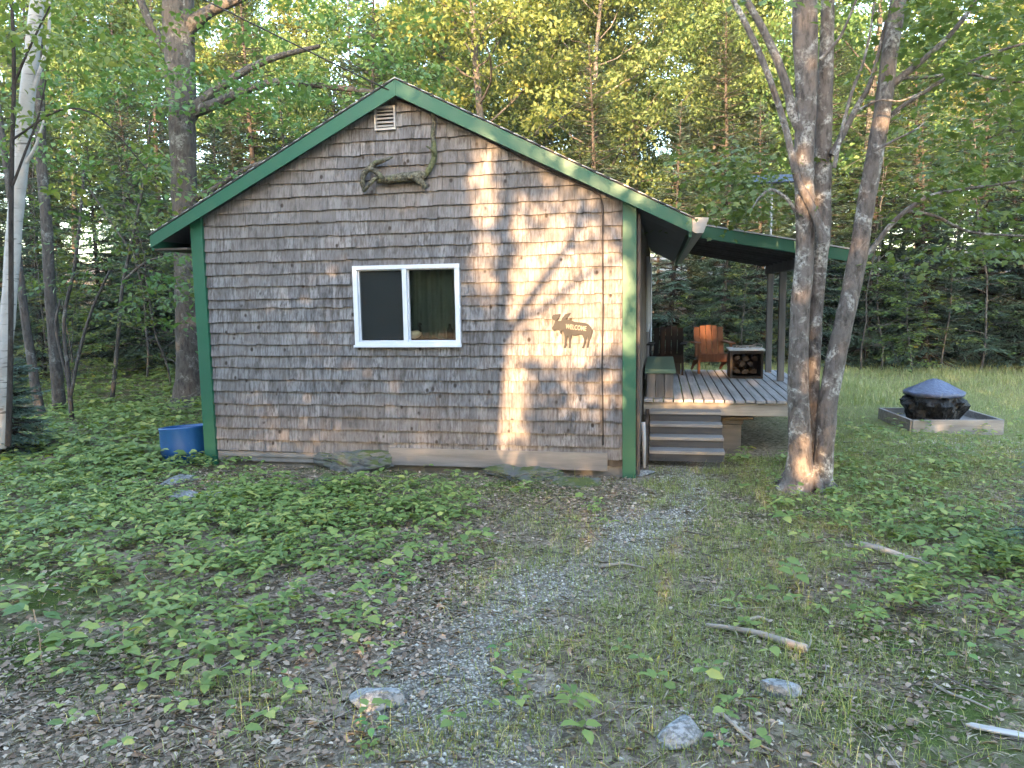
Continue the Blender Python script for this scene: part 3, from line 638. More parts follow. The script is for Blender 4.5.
# dark adirondack chair
def adirondack(name, label, loc, rz, wood, wood2, nslat=5, skirt=False):
    t = thing(name, (0, 0, 0), label, 'chair')          # local: faces -y (towards the camera), base at z=0
    for i in range(nslat):
        w = .105; xc = (i - (nslat - 1) / 2) * .115; top = .86 - .012 * (xc / .1) ** 2 * .6
        b = MB(); P0, P1 = np.array((xc, .18, .28)), np.array((xc, .36, top)); d = P1 - P0; L = np.linalg.norm(d)
        b.obox((P0 + P1) / 2, (1, 0, 0), np.cross(d, (1, 0, 0)), d, w / 2, .01, L / 2); b.build('back_slat', wood, t, bevel=.003)
    b = MB()
    for k in range(5): b.box(-.27, .27, -.33 + k * .105, -.235 + k * .105, .33 - k * .02, .35 - k * .02)
    b.build('seat', wood, t, bevel=.002)
    b = MB(); b.box(-.29, .29, .34, .36, .6, .68); b.box(-.29, .29, .2, .22, .27, .35); b.build('back_rail', wood2, t)
    for s in (-1, 1):
        b = MB(); b.box(s * .31 - .06, s * .31 + .06, -.38, .33, .54, .565); b.build('arm_rest', wood2, t, bevel=.003)
        b = MB(); b.box(s * .30 - .018, s * .30 + .018, -.34, -.25, 0, .54); b.build('leg', wood2, t, bevel=.003)
        b = MB(); b.prism([(-.34, .36), (.5, .0), (.6, 0), (.3, .2), (-.34, .27)], s * .285 - .012, s * .285 + .012, 'yz'); b.build('leg', wood2, t)
    b = MB(); b.box(-.28, .28, -.36, -.335, .22, .36); b.build('front_apron', wood2, t)
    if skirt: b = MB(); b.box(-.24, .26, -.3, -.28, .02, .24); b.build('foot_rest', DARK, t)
    t.scale = (.8, .8, .84); t.location = loc; t.rotation_euler = (0, 0, rz); return t
CH_D = wood_mat('dark_brown_chair_wood', (.008, .006, .005), (.018, .013, .012), 2, 20)
CH_O = wood_mat('red_cedar_chair_wood', (.13, .05, .026), (.23, .1, .052), 2, 20)
adirondack('adirondack_chair', 'dark brown slatted chair in shade near the cabin wall', (5.22, 4.25, DZ), R(-4), CH_D, CH_D, skirt=True)
adirondack('adirondack_chair', 'red cedar slatted chair catching sunlight on the deck', (5.9, 4.5, DZ), R(8), CH_O, CH_O)

# open-fronted firewood box with a tin top
c0 = onZ(729, 373, DZ); fx0, fx1, fyy = 6.10, 6.56, 3.55
fb = thing('firewood_box', (6.33, 3.8, DZ), 'dark open-fronted wooden box holding split logs on the deck', 'firewood box')
DBOX = wood_mat('dark_box_wood', (.02, .016, .014), (.045, .036, .03), 2, 20)
b = MB(); b.box(fx0, fx0 + .035, fyy, fyy + .45, DZ + .002, DZ + .4); b.box(fx1 - .035, fx1, fyy, fyy + .45, DZ + .002, DZ + .4); b.box(fx0 + .035, fx1 - .035, fyy + .43, fyy + .45, DZ + .002, DZ + .4); b.box(fx0 + .035, fx1 - .035, fyy, fyy + .43, DZ + .002, DZ + .03); b.box(fx0 + .035, fx1 - .035, fyy, fyy + .03, DZ + .36, DZ + .4)
b.build('box_body', DBOX, fb, bevel=.003)
b = MB(); b.box(fx0 - .02, fx1 + .02, fyy - .02, fyy + .47, DZ + .402, DZ + .425); b.build('tin_top', plain_mat('pale_tin', (.55, .56, .58), .5, .4, .2), fb, bevel=.004)
LOG = bark_mat('log_bark', (.04, .028, .02), (.1, .07, .05), (.2, .17, .14)); LOGEND = wood_mat('log_end', (.05, .035, .024), (.11, .075, .05), 1, 16)
k = 0
for row, (zz, xsx) in enumerate(((.09, (.11, .23, .35)), (.2, (.17, .29)), (.29, (.12, .24, .36)))):
    for xo in xsx:
        lg = thing('firewood_log', (fx0 + xo, fyy + .06, DZ + zz), 'split log stacked inside the dark firewood box', 'log', 'logs in the firewood box')
        r_ = rng.uniform(.05, .066); th = rng.random() * 6.28; wd = [(fx0 + xo + r_ * k_ * math.cos(th + q), DZ + zz + .8 * r_ * k_ * math.sin(th + q)) for q, k_ in ((0, 1.), (.5, .95), (1.1, 1.), (2.6, .55), (4.2, .75), (5.4, .9))]
        b = MB(); b.prism(wd, fyy + .06 + .05 * rng.random(), fyy + .4); b.build('bark', LOG, lg); y_ = b.v[-1][:, 1].min()
        b = MB(); b.prism([(q[0], q[1]) for q in wd], y_ - .005, y_ - .001); b.build('cut_end', LOGEND, lg)
b = MB()
for q in range(5):
    cx, cy = fx0 + .1 + .075 * q, fyy + .2 + .04 * (q % 2); r_ = .05 + .02 * (q % 3); ti = rng.uniform(.1, .9)
    P = [(cx + r_ * math.cos(a), cy + r_ * math.sin(a) * ti, DZ + .435 + r_ * (1 - ti) * (1 + math.sin(a)) * .55) for a in np.linspace(0, 6.0, 22)]
    b.tube(P, .006, 5)
tag(b.build('wire_coil', plain_mat('rusty_wire', (.33, .28, .25), .6, .4, .4), None, True), 'tangled coil of pale wire lying on top of the firewood box', 'wire coil')

# blue half barrel
bk = thing('blue_barrel', (-.4, .2, 0), 'blue plastic half barrel standing by the left cabin corner', 'barrel')
m = M('blue_plastic'); n = m.noise(m.wpos(), 9, 5, .7); n2 = m.noise(m.wpos(), 60, 2)
c = m.mix(m.math('MULTIPLY', m.ramp(n, [(.5, (0, 0, 0)), (.75, (1, 1, 1))]), .4), (.003, .055, .19, 1), (.01, .055, .13, 1)); c = m.mix(m.ramp(n2, [(.7, (0, 0, 0)), (.76, (.7, .7, .7))]), c, (.16, .2, .24, 1))
b = MB(); pr_ = [(.0, .03), (.2, .03), (.225, .0), (.262, .015), (.278, .1), (.288, .2), (.29, .33), (.297, .335), (.297, .36), (.286, .36), (.282, .33), (.274, .1), (.25, .04), (0, .036)]
pr_ = [(0, .02), (.24, .02), (.262, 0), (.275, .03), (.285, .2), (.283, .4), (.29, .42), (.288, .435), (.272, .435), (.268, .4), (.26, .05), (0, .045)]; b.lathe(pr_, 40, (-.4, .2, -.04), lambda i, a: 1 + .008 * math.sin(3 * a)); b.v[-1][:, 2] += .07 * (b.v[-1][:, 0] + .4) - .07 * (b.v[-1][:, 1] - .2); b.build('barrel_body', m.done(m.bsdf(c, .42, .5)), bk, True)
SHADE_FILL = plain_mat('barrel_shade_fill', (.03, .022, .016), 1, .1, ns=30, amt=.5)
b = MB(); b.lathe([(0, .3), (.14, .3), (.267, .28)], 30, (-.4, .2, 0)); b.build('soil_or_shade', SHADE_FILL, bk)  # dark disc added high inside so the open barrel looks shaded

# timber fire pit frame and the covered fire bowl
RIMGREY = wood_mat('grey_timber', (.16, .15, .145), (.28, .265, .255), 0, 18, .2)
f0 = np.array([8.36, 2.95]); f1 = np.array([9.54, 3.08]); f3 = np.array([8.24, 4.06]); f2 = f1 + (f3 - f0)
gzl = float(gz(8.9, 3.5))
fp = thing('timber_fire_frame', (8.9, 3.5, 0), 'low square of weathered timbers on the lawn around the covered fire bowl', 'timber frame')
for a, c in ((f0, f1), (f1, f2), (f2, f3), (f3, f0)):
    d = (c - a) / np.linalg.norm(c - a); nrm = np.array((-d[1], d[0])); L = np.linalg.norm(c - a); mid = (a + c) / 2 + nrm * .022
    b = MB(); b.obox((mid[0], mid[1], gzl + .06), (*d, 0), (*nrm, 0), (0, 0, 1), L / 2 - .024, .021, .11); b.build('timber', RIMGREY, fp, bevel=.005)
b = MB(); cc = (f0 + f2) / 2; uu = (f1 - f0) * .47; vv = (f3 - f0) * .47; nG = 16; V = []
for i in range(nG + 1):
    for j in range(nG + 1):
        p = cc + uu * (2 * i / nG - 1) + vv * (2 * j / nG - 1); V.append((p[0], p[1], gzl + .06 + rng.uniform(0, .03)))
b.add(V, [(i * (nG + 1) + j, (i + 1) * (nG + 1) + j, (i + 1) * (nG + 1) + j + 1, i * (nG + 1) + j + 1) for i in range(nG) for j in range(nG)]); b.build('ash_bed', plain_mat('ash_and_gravel', (.2, .19, .18), 1, .1, ns=40, amt=.5), fp)
m = M('navy_tarp'); n = m.noise(m.wpos(), 11, 4, .6, 1.2); TARP = m.done(m.bsdf(m.mix(n, (.04, .052, .1, 1), (.075, .092, .16, 1)), .38, .5, normal=m.bump(n, .8, .03)))
m = M('black_tarp'); n = m.noise(m.wpos((1, 1, .5)), 13, 4, .6, 1.5); TARPB = m.done(m.bsdf((.006, .0065, .008), .45, .3, normal=m.bump(n, 1., .04)))
bowl_c = (*(cc + np.array((-.08, -.05))), gzl + .085)
fbw = thing('covered_fire_bowl', bowl_c, 'round fire bowl under a crumpled black cover with a blue conical lid', 'fire bowl')
wob = lambda i, a: 1 + .07 * math.sin(5 * a + i) + .05 * math.sin(9 * a + 2 * i) + .03 * math.sin(17 * a + i) + rng.normal(0, .012)
b = MB(); b.lathe([(.28, -.03), (.3, .0), (.33, .08), (.37, .17), (.41, .24), (.39, .29), (.34, .33), (.33, .36), (.2, .37)], 64, bowl_c, wob); b.build('bowl_cover', TARPB, fbw, False)
b = MB(); b.lathe([(.35, .345), (.38, .36), (.38, .395), (.36, .41), (.28, .45), (.18, .505), (.085, .55), (.03, .57), (0, .572)], 48, bowl_c, lambda i, a: 1 + .02 * math.sin(7 * a + i) + rng.normal(0, .012)); b.v[-1][:, 2] += rng.normal(0, .004, len(b.v[-1])); b.build('lid_cover', TARP, fbw, True)
for a in (.5, 2.6, 4.4, 5.7):
    b = MB(); b.tube([(bowl_c[0] + .22 * math.cos(a), bowl_c[1] + .22 * math.sin(a), bowl_c[2] + .1), (bowl_c[0] + .29 * math.cos(a), bowl_c[1] + .29 * math.sin(a), bowl_c[2] - .02)], .02, 8); b.build('leg', TARPB, fbw)

# driftwood antlers on the gable
m = M('driftwood'); n = m.noise(m.wpos((1, 1, 1)), 30, 5, .7, .6); n2 = m.noise(m.wpos(), 40, 3)
c = m.ramp(n, [(.36, (.02, .018, .013)), (.5, (.08, .076, .056)), (.66, (.17, .165, .125))]); c = m.mix(m.ramp(m.noise(m.wpos(), 6, 2), [(.5, (0, 0, 0)), (.6, (.6, .6, .6))]), c, (.1, .12, .05, 1))
DRIFT = m.done(m.bsdf(c, .9, .2, normal=m.bump(m.math('ADD', n, n2), 1., .02)))
dw = thing('driftwood_antlers', onY(405, 178, -.06), 'gnarled grey driftwood shaped like antlers mounted high on the gable', 'driftwood')
PXS = 1.
def pxtube(pts, Y, k=9, jit=.22, sm=4):
    P = smooth_line([onY(p[0], p[1], (p[3] if len(p) > 3 else Y)) for p in pts], sm); r = np.interp(np.linspace(0, len(pts) - 1, len(P)), range(len(pts)), [p[2] for p in pts])
    V, F = tube(P, [PXS * q / FPX * ((o_ - CAM) @ _f2) for q, o_ in zip(r, P)], k, True, jit); return V, F
PXS = .72
b = MB(); b.add(*pxtube([(377, 181, 3), (386, 180, 5.5), (398, 178, 6.5), (410, 177, 6.5), (420, 176, 7), (426, 175, 5)], -.075, 10)); b.add(*pxtube([(415, 176, 6), (421, 182, 5), (426, 188, 3.5)], -.09, 8)); b.build('trunk', DRIFT, dw, True)
b = MB(); b.add(*pxtube([(424, 176, 4.5), (430, 168, 4), (434, 158, 4), (434, 148, 3.6), (433, 135, 3.3), (434, 122, 2.8), (432.5, 113, 2)], -.07)); b.build('horn', DRIFT, dw, True)
b = MB(); b.add(*pxtube([(434, 158, 3, -.07), (434, 153, 2.6, -.11), (431, 149, 1.8, -.15), (426, 146, .8, -.19)], -.1)); b.build('spur', DRIFT, dw, True)
b = MB(); b.add(*pxtube([(384, 180, 4), (377, 173, 3.4), (370, 169, 3.5), (364, 174, 4), (362.5, 182, 3.6), (364, 192, 2)], -.1)); b.add(*pxtube([(366, 171, 3.2), (374, 164, 3.8), (382, 161, 3), (393, 157, 1)], -.09)); b.add(*pxtube([(364, 191, 2, -.1), (369, 185, 2.6, -.13), (375, 179, 3, -.1), (380, 177, 3, -.08)], -.1)); b.build('hook', DRIFT, dw, True)

PXS = 1.
# moose sign
ms = [(273, 333), (270, 325), (283, 307), (293, 285), (300, 268), (290, 258), (278, 250), (270, 238), (274, 222), (284, 210), (296, 212), (300, 206), (312, 208), (324, 205), (346, 203), (340, 222), (330, 240), (316, 254), (312, 262), (340, 264), (352, 260), (362, 236), (374, 222), (384, 206), (396, 204), (410, 198), (430, 196), (416, 220), (400, 240), (386, 254), (400, 250), (420, 252), (445, 262), (470, 272), (510, 276), (550, 280), (585, 294), (605, 316), (618, 340), (617, 365), (609, 385), (604, 410), (592, 440), (583, 472), (582, 492), (566, 492), (572, 462), (578, 430), (574, 395), (562, 430), (552, 465), (544, 496), (528, 496), (540, 462), (546, 425), (530, 382), (510, 380), (470, 388), (440, 386), (434, 420), (428, 460), (428, 494), (414, 494), (418, 455), (414, 410), (404, 390), (398, 425), (390, 465), (388, 495), (372, 495), (380, 455), (382, 410), (376, 375), (366, 350), (356, 345), (350, 378), (342, 370), (334, 344), (318, 338), (300, 340), (288, 350)]
sg = MB(); sp = [onY(520 + a / 8.533, 290 + c / 8.533, -.052) for a, c in ms]
sg.prism([(p[0], p[2]) for p in sp][::-1], -.052, -.043)
SIGNM = plain_mat('weathered_brown_sign', (.028, .028, .028), .8, .2, ns=30, amt=.3)
moose = sg.build('moose_sign', SIGNM, None); tag(moose, 'small flat brown moose silhouette sign with lettering on the shingles', 'sign')
cu = bpy.data.curves.new('lettering', 'FONT'); cu.body = 'WELCOME'; cu.size = .075; cu.extrude = .0012; cu.align_x = 'CENTER'; cu.align_y = 'CENTER'; cu.offset = .001
to = bpy.data.objects.new('lettering_tmp', cu); COL.objects.link(to)
dg = bpy.context.evaluated_depsgraph_get(); tm = bpy.data.meshes.new_from_object(to.evaluated_get(dg)); COL.objects.unlink(to); bpy.data.objects.remove(to)
tl = onY(520 + 478 / 8.533, 290 + 322 / 8.533, -.0538); a0 = -.1
Rt = Matrix.Translation(tl) @ Matrix.Rotation(R(7), 4, 'Y') @ Matrix.Rotation(R(90), 4, 'X') @ Matrix.Scale(.58, 4, (1, 0, 0)) @ Matrix.Scale(.9, 4, (0, 1, 0))
tm.transform(Rt); tm.name = 'lettering'; link('lettering', tm, plain_mat('pale_lettering', (.2, .17, .145), .8, .2), moose)

# duck decoy and bottle on the window ledge
dk = thing('duck_decoy', onY(415, 339, .08), 'small goose decoy with black neck standing inside the window', 'decoy')
def blob(c, rad, k=16, m_=10, f=None):
    V = []; 
    for i in range(m_ + 1):
        for j in range(k):
            t, a = math.pi * i / m_, 2 * math.pi * j / k; p = np.array((math.sin(t) * math.cos(a) * rad[0], math.sin(t) * math.sin(a) * rad[1], math.cos(t) * rad[2])); p = f(p) if f else p; V.append(np.array(c) + p)
    return V, [(i * k + j, i * k + (j + 1) % k, (i + 1) * k + (j + 1) % k, (i + 1) * k + j) for i in range(m_) for j in range(k)]
dc = onY(415, 337, .07); dc[2] = wz0 + .068 + .045
b = MB(); b.add(*blob(dc, (.075, .05, .045), f=lambda p: p + np.array((0, 0, .25 * max(0, p[0])))))
b.build('body', plain_mat('cream_decoy_paint', (.8, .72, .58), .6), dk, True)
b = MB(); b.tube(smooth_line([dc + (.055, 0, .03), dc + (.06, 0, .065), dc + (.052, 0, .095), dc + (.058, -.005, .115), dc + (.085, -.01, .108)]), np.interp(np.linspace(0, 4, 17), range(5), [.02, .014, .015, .019, .006]), 9); b.build('neck', plain_mat('black_decoy_paint', (.012, .012, .012), .5), dk, True)
bt = onY(450, 340, .07); bt[2] = wz0 + .07
b = MB(); b.lathe([(0, 0), (.032, 0), (.034, .01), (.034, .09), (.02, .115), (.014, .125), (.013, .155), (0, .157)], 18, bt); tag(b.build('dark_bottle', plain_mat('dark_bottle_glass', (.01, .012, .012), .2, .5), None, True), 'dark bottle standing on the window ledge at its right end', 'bottle')

# overhead service wire to the gable peak
p1 = onY(393, 92, -.14); p0 = np.array((-9.5, 1.5, 6.3)); P = [p0 + (p1 - p0) * t + np.array((0, 0, -.35 * 4 * t * (1 - t))) for t in np.linspace(0, 1, 24)]
p0 = onY(196, -4, -.6); d = (p0 - p1); P = [p1 + d * t * 3 + np.array((0, 0, .02 * (t * 3) ** 2 - .05 * t)) for t in np.linspace(0, 1, 30)]
b = MB(); b.tube(P, .008, 5); tag(b.build('service_wire', CABLE, None, True), 'thin black overhead wire running from the trees to the gable peak', 'wire')

# small solar panel on a pole above the porch roof
pt = onY(771, 230, 4.2); spn = thing('solar_panel', (pt[0], 4.2, 2.5), 'small bluish solar panel on a thin pole above the porch roof', 'solar panel')
zc = onY(771, 184, 4.2)[2]; b = MB(); b.tube([(pt[0], 4.2, 2.3), (pt[0], 4.2, zc)], .014, 8); b.build('pole', ALU, spn)
m = M('solar_cells'); br = m.n('ShaderNodeTexBrick'); br.offset = 0; m.l(m.coord(), br.inputs['Vector']); br.inputs['Scale'].default_value = 9; br.inputs['Color1'].default_value = (.018, .024, .036, 1); br.inputs['Color2'].default_value = (.024, .03, .046, 1); br.inputs['Mortar'].default_value = (.07, .08, .1, 1); br.inputs['Mortar Size'].default_value = .03
b = MB(); b.obox((pt[0] + .02, 4.2, zc + .07), (1, 0, 0), (0, .85, .35), (0, -.35, .85), .32, .2, .012); b.build('panel', m.done(m.bsdf(br.outputs['Color'], .6, .2)), spn)

# stones
def stone(name, px, size, label, cat='stone', mat=STONE, group=None, sink=.42, seed=0, base=None):
    import bmesh
    g = G(*px) if base is None else np.array(base); bm = bmesh.new(); bmesh.ops.create_icosphere(bm, subdivisions=4, radius=1)
    r = np.random.default_rng(seed); K = [(r.normal(size=3), r.uniform(.42, .85)) for _ in range(13)]; ph = r.random(6) * 6
    for v in bm.verts:
        p = np.array(v.co)
        for nn, dd in K:
            nn = nn / np.linalg.norm(nn); t = p @ nn
            if t > dd: p = p - nn * (t - dd) * .85
        if mat is MOSSY: p = p * (1 + .16 * math.sin(4.1 * p[0] + ph[4]) * math.sin(3.7 * p[1] + ph[5]) + .09 * math.sin(8.3 * p[0] + ph[2]) * math.sin(9.1 * p[1] + ph[1]) + .05 * r.normal())
        p = p * (1 + .05 * math.sin(3 * p[0] + ph[0]) * math.sin(3 * p[1] + ph[1]) + .02 * math.sin(9 * p[0] + ph[2]) * math.sin(8 * p[1] + 7 * p[2] + ph[3]))
        v.co = (g[0] + p[0] * size[0], g[1] + p[1] * size[1], g[2] + (p[2] + 1 - 2 * sink) * size[2] * .85)
    me = bpy.data.meshes.new(name); bm.to_mesh(me); bm.free(); return tag(link(name, me, mat, None, False), label, cat, group)
stone('stone', (776, 692), (.11, .085, .075), 'pale grey fist-sized stone lying right of the path below the stick', seed=1)
stone('stone', (683, 738), (.115, .13, .07), 'larger grey stone at the bottom edge beside the path', seed=2)
stone('stone', (384, 703), (.16, .13, .075), 'flat pointed grey rock half sunk at the left edge of the gravel', seed=23, sink=.45)
stone('stone', (214, 499), (.16, .13, .1), 'pale angular rock in the leaves near the blue barrel, front right one', seed=4)
stone('stone', (184, 500), (.22, .15, .09), 'low flat grey rock in the leaves near the blue barrel, front left one', seed=5)
stone('stone', (178, 482), (.19, .2, .1), 'bluish grey rock closest to the blue barrel', seed=6)
stone('stone', (322, 486), (.18, .14, .13), 'dark rock in the ground cover before the left half of the wall', seed=7, mat=MOSSY)
stone('boulder', (578, 486), (.3, .2, .15), 'wide low grey boulder under the skirting board near the right corner', 'boulder', MOSSY, seed=18, sink=.55)
stone('boulder', (520, 478), (.42, .24, .12), 'flat mossy boulder at the foot of the wall under the skirting board', 'boulder', MOSSY, seed=9, sink=.4)
stone('boulder', (356, 470), (.5, .26, .24), 'green mossy mound of rock against the left base of the wall', 'boulder', MOSSY, seed=10, sink=.4)
stone('stone', (640, 474), (.2, .16, .05), 'low grey stone at the foot of the right green corner board', seed=12)
# sticks
def stick(pts, r, label, mat=STICK, name='stick', lift=.012, k=7):
    P = []
    for p in pts: g = G(p[0], p[1]); P.append((g[0], g[1], g[2] + r * .6 + (p[2] if len(p) > 2 else lift)))
    Q = smooth_line(P, 5); rr = np.linspace(r, r * .55, len(Q)) * (1 + .15 * (rng.random(len(Q)) - .5))
    b = MB(); b.tube(Q, rr, k, True, .15); return b, label, mat, name
def put(s): return tag(s[0].build(s[3], s[2], None, True), s[1], 'stick')
s = stick([(806, 654), (785, 647), (760, 639), (735, 634), (706, 630)], .024, 'thick bare branch with a fork lying across the grass right of the path')
s2 = stick([(733, 634), (742, 626), (758, 621), (768, 624)], .014, ''); s[0].add(np.concatenate(s2[0].v), s2[0].f); put(s)
put(stick([(718, 714), (735, 730), (752, 745), (772, 755)], .009, 'thin dark stick lying right of the large stone at the bottom'))
put(stick([(860, 549), (880, 553), (905, 561), (932, 570)], .028, 'pale weathered branch on the ground cover right of the big tree'))
put(stick([(934, 688), (950, 697), (970, 704), (992, 714)], .008, 'thin pale twig on moss near the right edge'))
put(stick([(600, 570), (622, 567), (645, 571)], .014, 'short pale stick lying on the gravel path'))
put(stick([(707, 607), (735, 611), (770, 610)], .006, 'slender twig lying just above the forked branch'))
put(stick([(806, 655), (811, 643), (808, 633)], .006, 'small bent twig at the right end of the forked branch'))
put(stick([(822, 690), (826, 672), (824, 662)], .004, 'wispy upright twig in the grass below the forked branch'))
b = MB(); g = G(1004, 737); b.prism([(g[0] + q, g[1] + w_) for q, w_ in ((-.13, .035), (-.1, .05), (-.02, .03), (.05, .015), (.14, -.02), (.15, -.05), (.08, -.035), (-.04, -.005), (-.1, .012))], g[2] + .014, g[2] + .024, 'xy'); tag(b.build('wood_scrap', PALEWOOD, None, bevel=.003), 'pale splintered scrap of wood at the bottom right corner', 'wood scrap')

# broad-leaved seedlings that stand out of the ground cover
def seedling(px, h, nl, leaf, label, seed, mat=LF_SEED):
    r = np.random.default_rng(seed); g = G(*px); t = thing('leafy_seedling', g, label, 'seedling')
    top = g + np.array((r.normal(0, .02), r.normal(0, .02), h)); b = MB(); b.tube(smooth_line([g - (0, 0, .01), g + (top - g) * .5 + (.01, 0, 0), top], 3), .0028, 5); b.build('stem', STICK, t)
    O = []; D = []; N = []; L = []
    for k in range(nl):
        f = .55 + .45 * k / max(1, nl - 1); a = k * 2.4 + r.normal(0, .3); d = np.array((math.cos(a), math.sin(a), r.uniform(-.3, .15))); o = g + (top - g) * f
        for da in (-.75, 0, .75) if leaf > .06 else (0,):
            dd = np.array((math.cos(a + da), math.sin(a + da), d[2])); O.append(o + d * leaf * .45); D.append(dd); N.append((r.normal(0, .2), r.normal(0, .2), 1)); L.append(leaf * r.uniform(.8, 1.15))
    V, Pp = scatter(OVAL, O, D, N, np.array(L)); link('foliage', mesh_np('foliage', V, Pp), mat, t)
SEEDL = [((42, 668), .3, 5, .095, 'tall seedling with broad pale leaves over dark moss at the left edge'), ((152, 590), .12, 5, .05, 'seedling in dense ground cover left of centre, before the mossy patch'),
      ((118, 655), .14, 5, .06, 'seedling right beside the tall left-edge one'), ((180, 650), .1, 4, .06, 'bright seedling standing alone on dead leaves at lower left'),
      ((300, 600), .13, 5, .06, 'seedling on the dead-leaf patch below the wall'), ((370, 745), .1, 5, .05, 'small bright seedling at the bottom left of the gravel'),
      ((285, 690), .1, 4, .055, 'seedling beside the tuft of pale grass at lower left'), ((395, 588), .12, 5, .055, 'yellowish seedling where sunlight touches the dead leaves'),
      ((490, 660), .08, 5, .05, 'small green weed in the middle of the gravel'), ((715, 755), .08, 5, .045, 'low weed between the bottom stone and the dark stick'),
      ((963, 668), .1, 4, .06, 'seedling on moss above the pale twig'), ((885, 590), .12, 5, .055, 'yellow-green seedling in front of the pale weathered branch'), ((262, 635), .1, 5, .05, 'clover-like seedling on the leaf litter, left of the grass tuft')]
for i, q in enumerate(SEEDL): seedling(*q, seed=100 + i)

# ------------------------------------------------------------------ trees
rng = np.random.default_rng(33)
def rot_axis(v, axis, a):
    axis = axis / (np.linalg.norm(axis) + 1e-9); return v * math.cos(a) + np.cross(axis, v) * math.sin(a) + axis * (axis @ v) * (1 - math.cos(a))
def limb(p, d, L, n, r, up=.1, wob=.12):
    P = [np.array(p, float)]; d = np.array(d, float) / np.linalg.norm(d)
    for i in range(n):
        d = d + r.normal(0, wob, 3) + np.array((0, 0, up)); d /= np.linalg.norm(d); P.append(P[-1] + d * L / n)
    return np.array(P)
class TM:                                                   # wood mesh as arrays
    def __init__(s): s.V = []; s.Q = []; s.n = 0
    def tube(s, P, rad, k=6, jit=.1):
        V, F = tube(P, rad, k, False, jit); s.V.append(V); s.Q.append(np.array(F) + s.n); s.n += len(V)
    def mesh(s, name): return mesh_np(name, np.concatenate(s.V), [np.concatenate(s.Q)])
def leaves_at(A, Dv, n, r, spread, leaf, tmpl=KITE, flat=.5, weights=None):
    A = np.array(A); Dv = np.array(Dv); i = r.choice(len(A), n, p=weights)
    O = A[i] + r.normal(0, 1, (n, 3)) * np.array(spread)
    D = .5 * Dv[i] + r.normal(0, .6, (n, 3)) + np.array((0, 0, -.25)); N = r.normal(0, flat, (n, 3)) + np.array((0, 0, 1))
    return scatter(tmpl, O, D, N, leaf * r.uniform(.6, 1.25, n))
def broadleaf(name, seed, H, r0, cb, Rc, nl, nleaf, leaf, bark, lmat, label, top=.15, tw=3, spread=(.22, .22, .1), sub=6, rise=(.15, .9)):
    r = np.random.default_rng(seed); t = thing(name, (0, 0, 0), label, 'tree'); wood = TM()
    n = 14; zs = np.linspace(0, H, n); tr = np.stack([np.cumsum(r.normal(0, .012 * H / 10, n)) * 2, np.cumsum(r.normal(0, .012 * H / 10, n)) * 2, zs], -1); tr[0, :2] = 0; tr[0, 2] = -.1
    rad = r0 * (1 - (1 - top) * (zs / H) ** .8); rad[0] *= 1.45
    wood.tube(smooth_line(tr, 2), np.interp(np.linspace(0, n - 1, (n - 1) * 2 + 1), range(n), rad), 10, .14)
    A = []; Dv = []
    for i in range(nl):
        f = cb + (1 - cb) * ((i + .6) / nl); z = f * H; p = np.array([np.interp(z, tr[:, 2], tr[:, 0]), np.interp(z, tr[:, 2], tr[:, 1]), z])
        az = i * 2.4 + r.normal(0, .4); u = (f - cb) / (1 - cb); L = Rc * (1 - .75 * max(0, u - .3) ** 1.2) * r.uniform(.6, 1.15); el = rise[0] + (rise[1] - rise[0]) * u + r.normal(0, .15)
        d = np.array((math.cos(az) * math.cos(el), math.sin(az) * math.cos(el), math.sin(el)))
        P = limb(p, d, L, 7, r, .04, .13); rb = np.interp(z, zs, rad) * r.uniform(.3, .45); wood.tube(P, np.linspace(rb, rb * .25, 8), 6)
        for j in range(sub):
            s_ = .3 + .7 * (j + r.random()) / sub; k = min(6, int(s_ * 7)); q = P[k] + (P[k + 1] - P[k]) * (s_ * 7 - k if k < 7 else 1); dd = P[k + 1] - P[k]; dd = rot_axis(dd, np.array((0, 0, 1.)), (1 if j % 2 else -1) * r.uniform(.5, 1.1)) 
            dd[2] += r.normal(0, .06); P2 = limb(q, dd, L * r.uniform(.25, .45), 4, r, .02, .16); wood.tube(P2, np.linspace(rb * .4, rb * .1, 5), 4)
            for m_ in range(1, 5):
                for _ in range(tw if m_ > 1 else 1):
                    A.append(P2[m_] + r.normal(0, .18, 3) * (1, 1, .5)); Dv.append(dd / (np.linalg.norm(dd) + 1e-9))
        A.append(P[-1]); Dv.append(d)
    w = r.random(len(A)) ** 1.5 + .05; w /= w.sum()
    V, Pp = leaves_at(A, Dv, nleaf, r, spread, leaf, weights=w)
    link('trunk', wood.mesh('trunk'), bark, t, True); link('crown', mesh_np('crown', V, Pp), lmat, t)
    return t
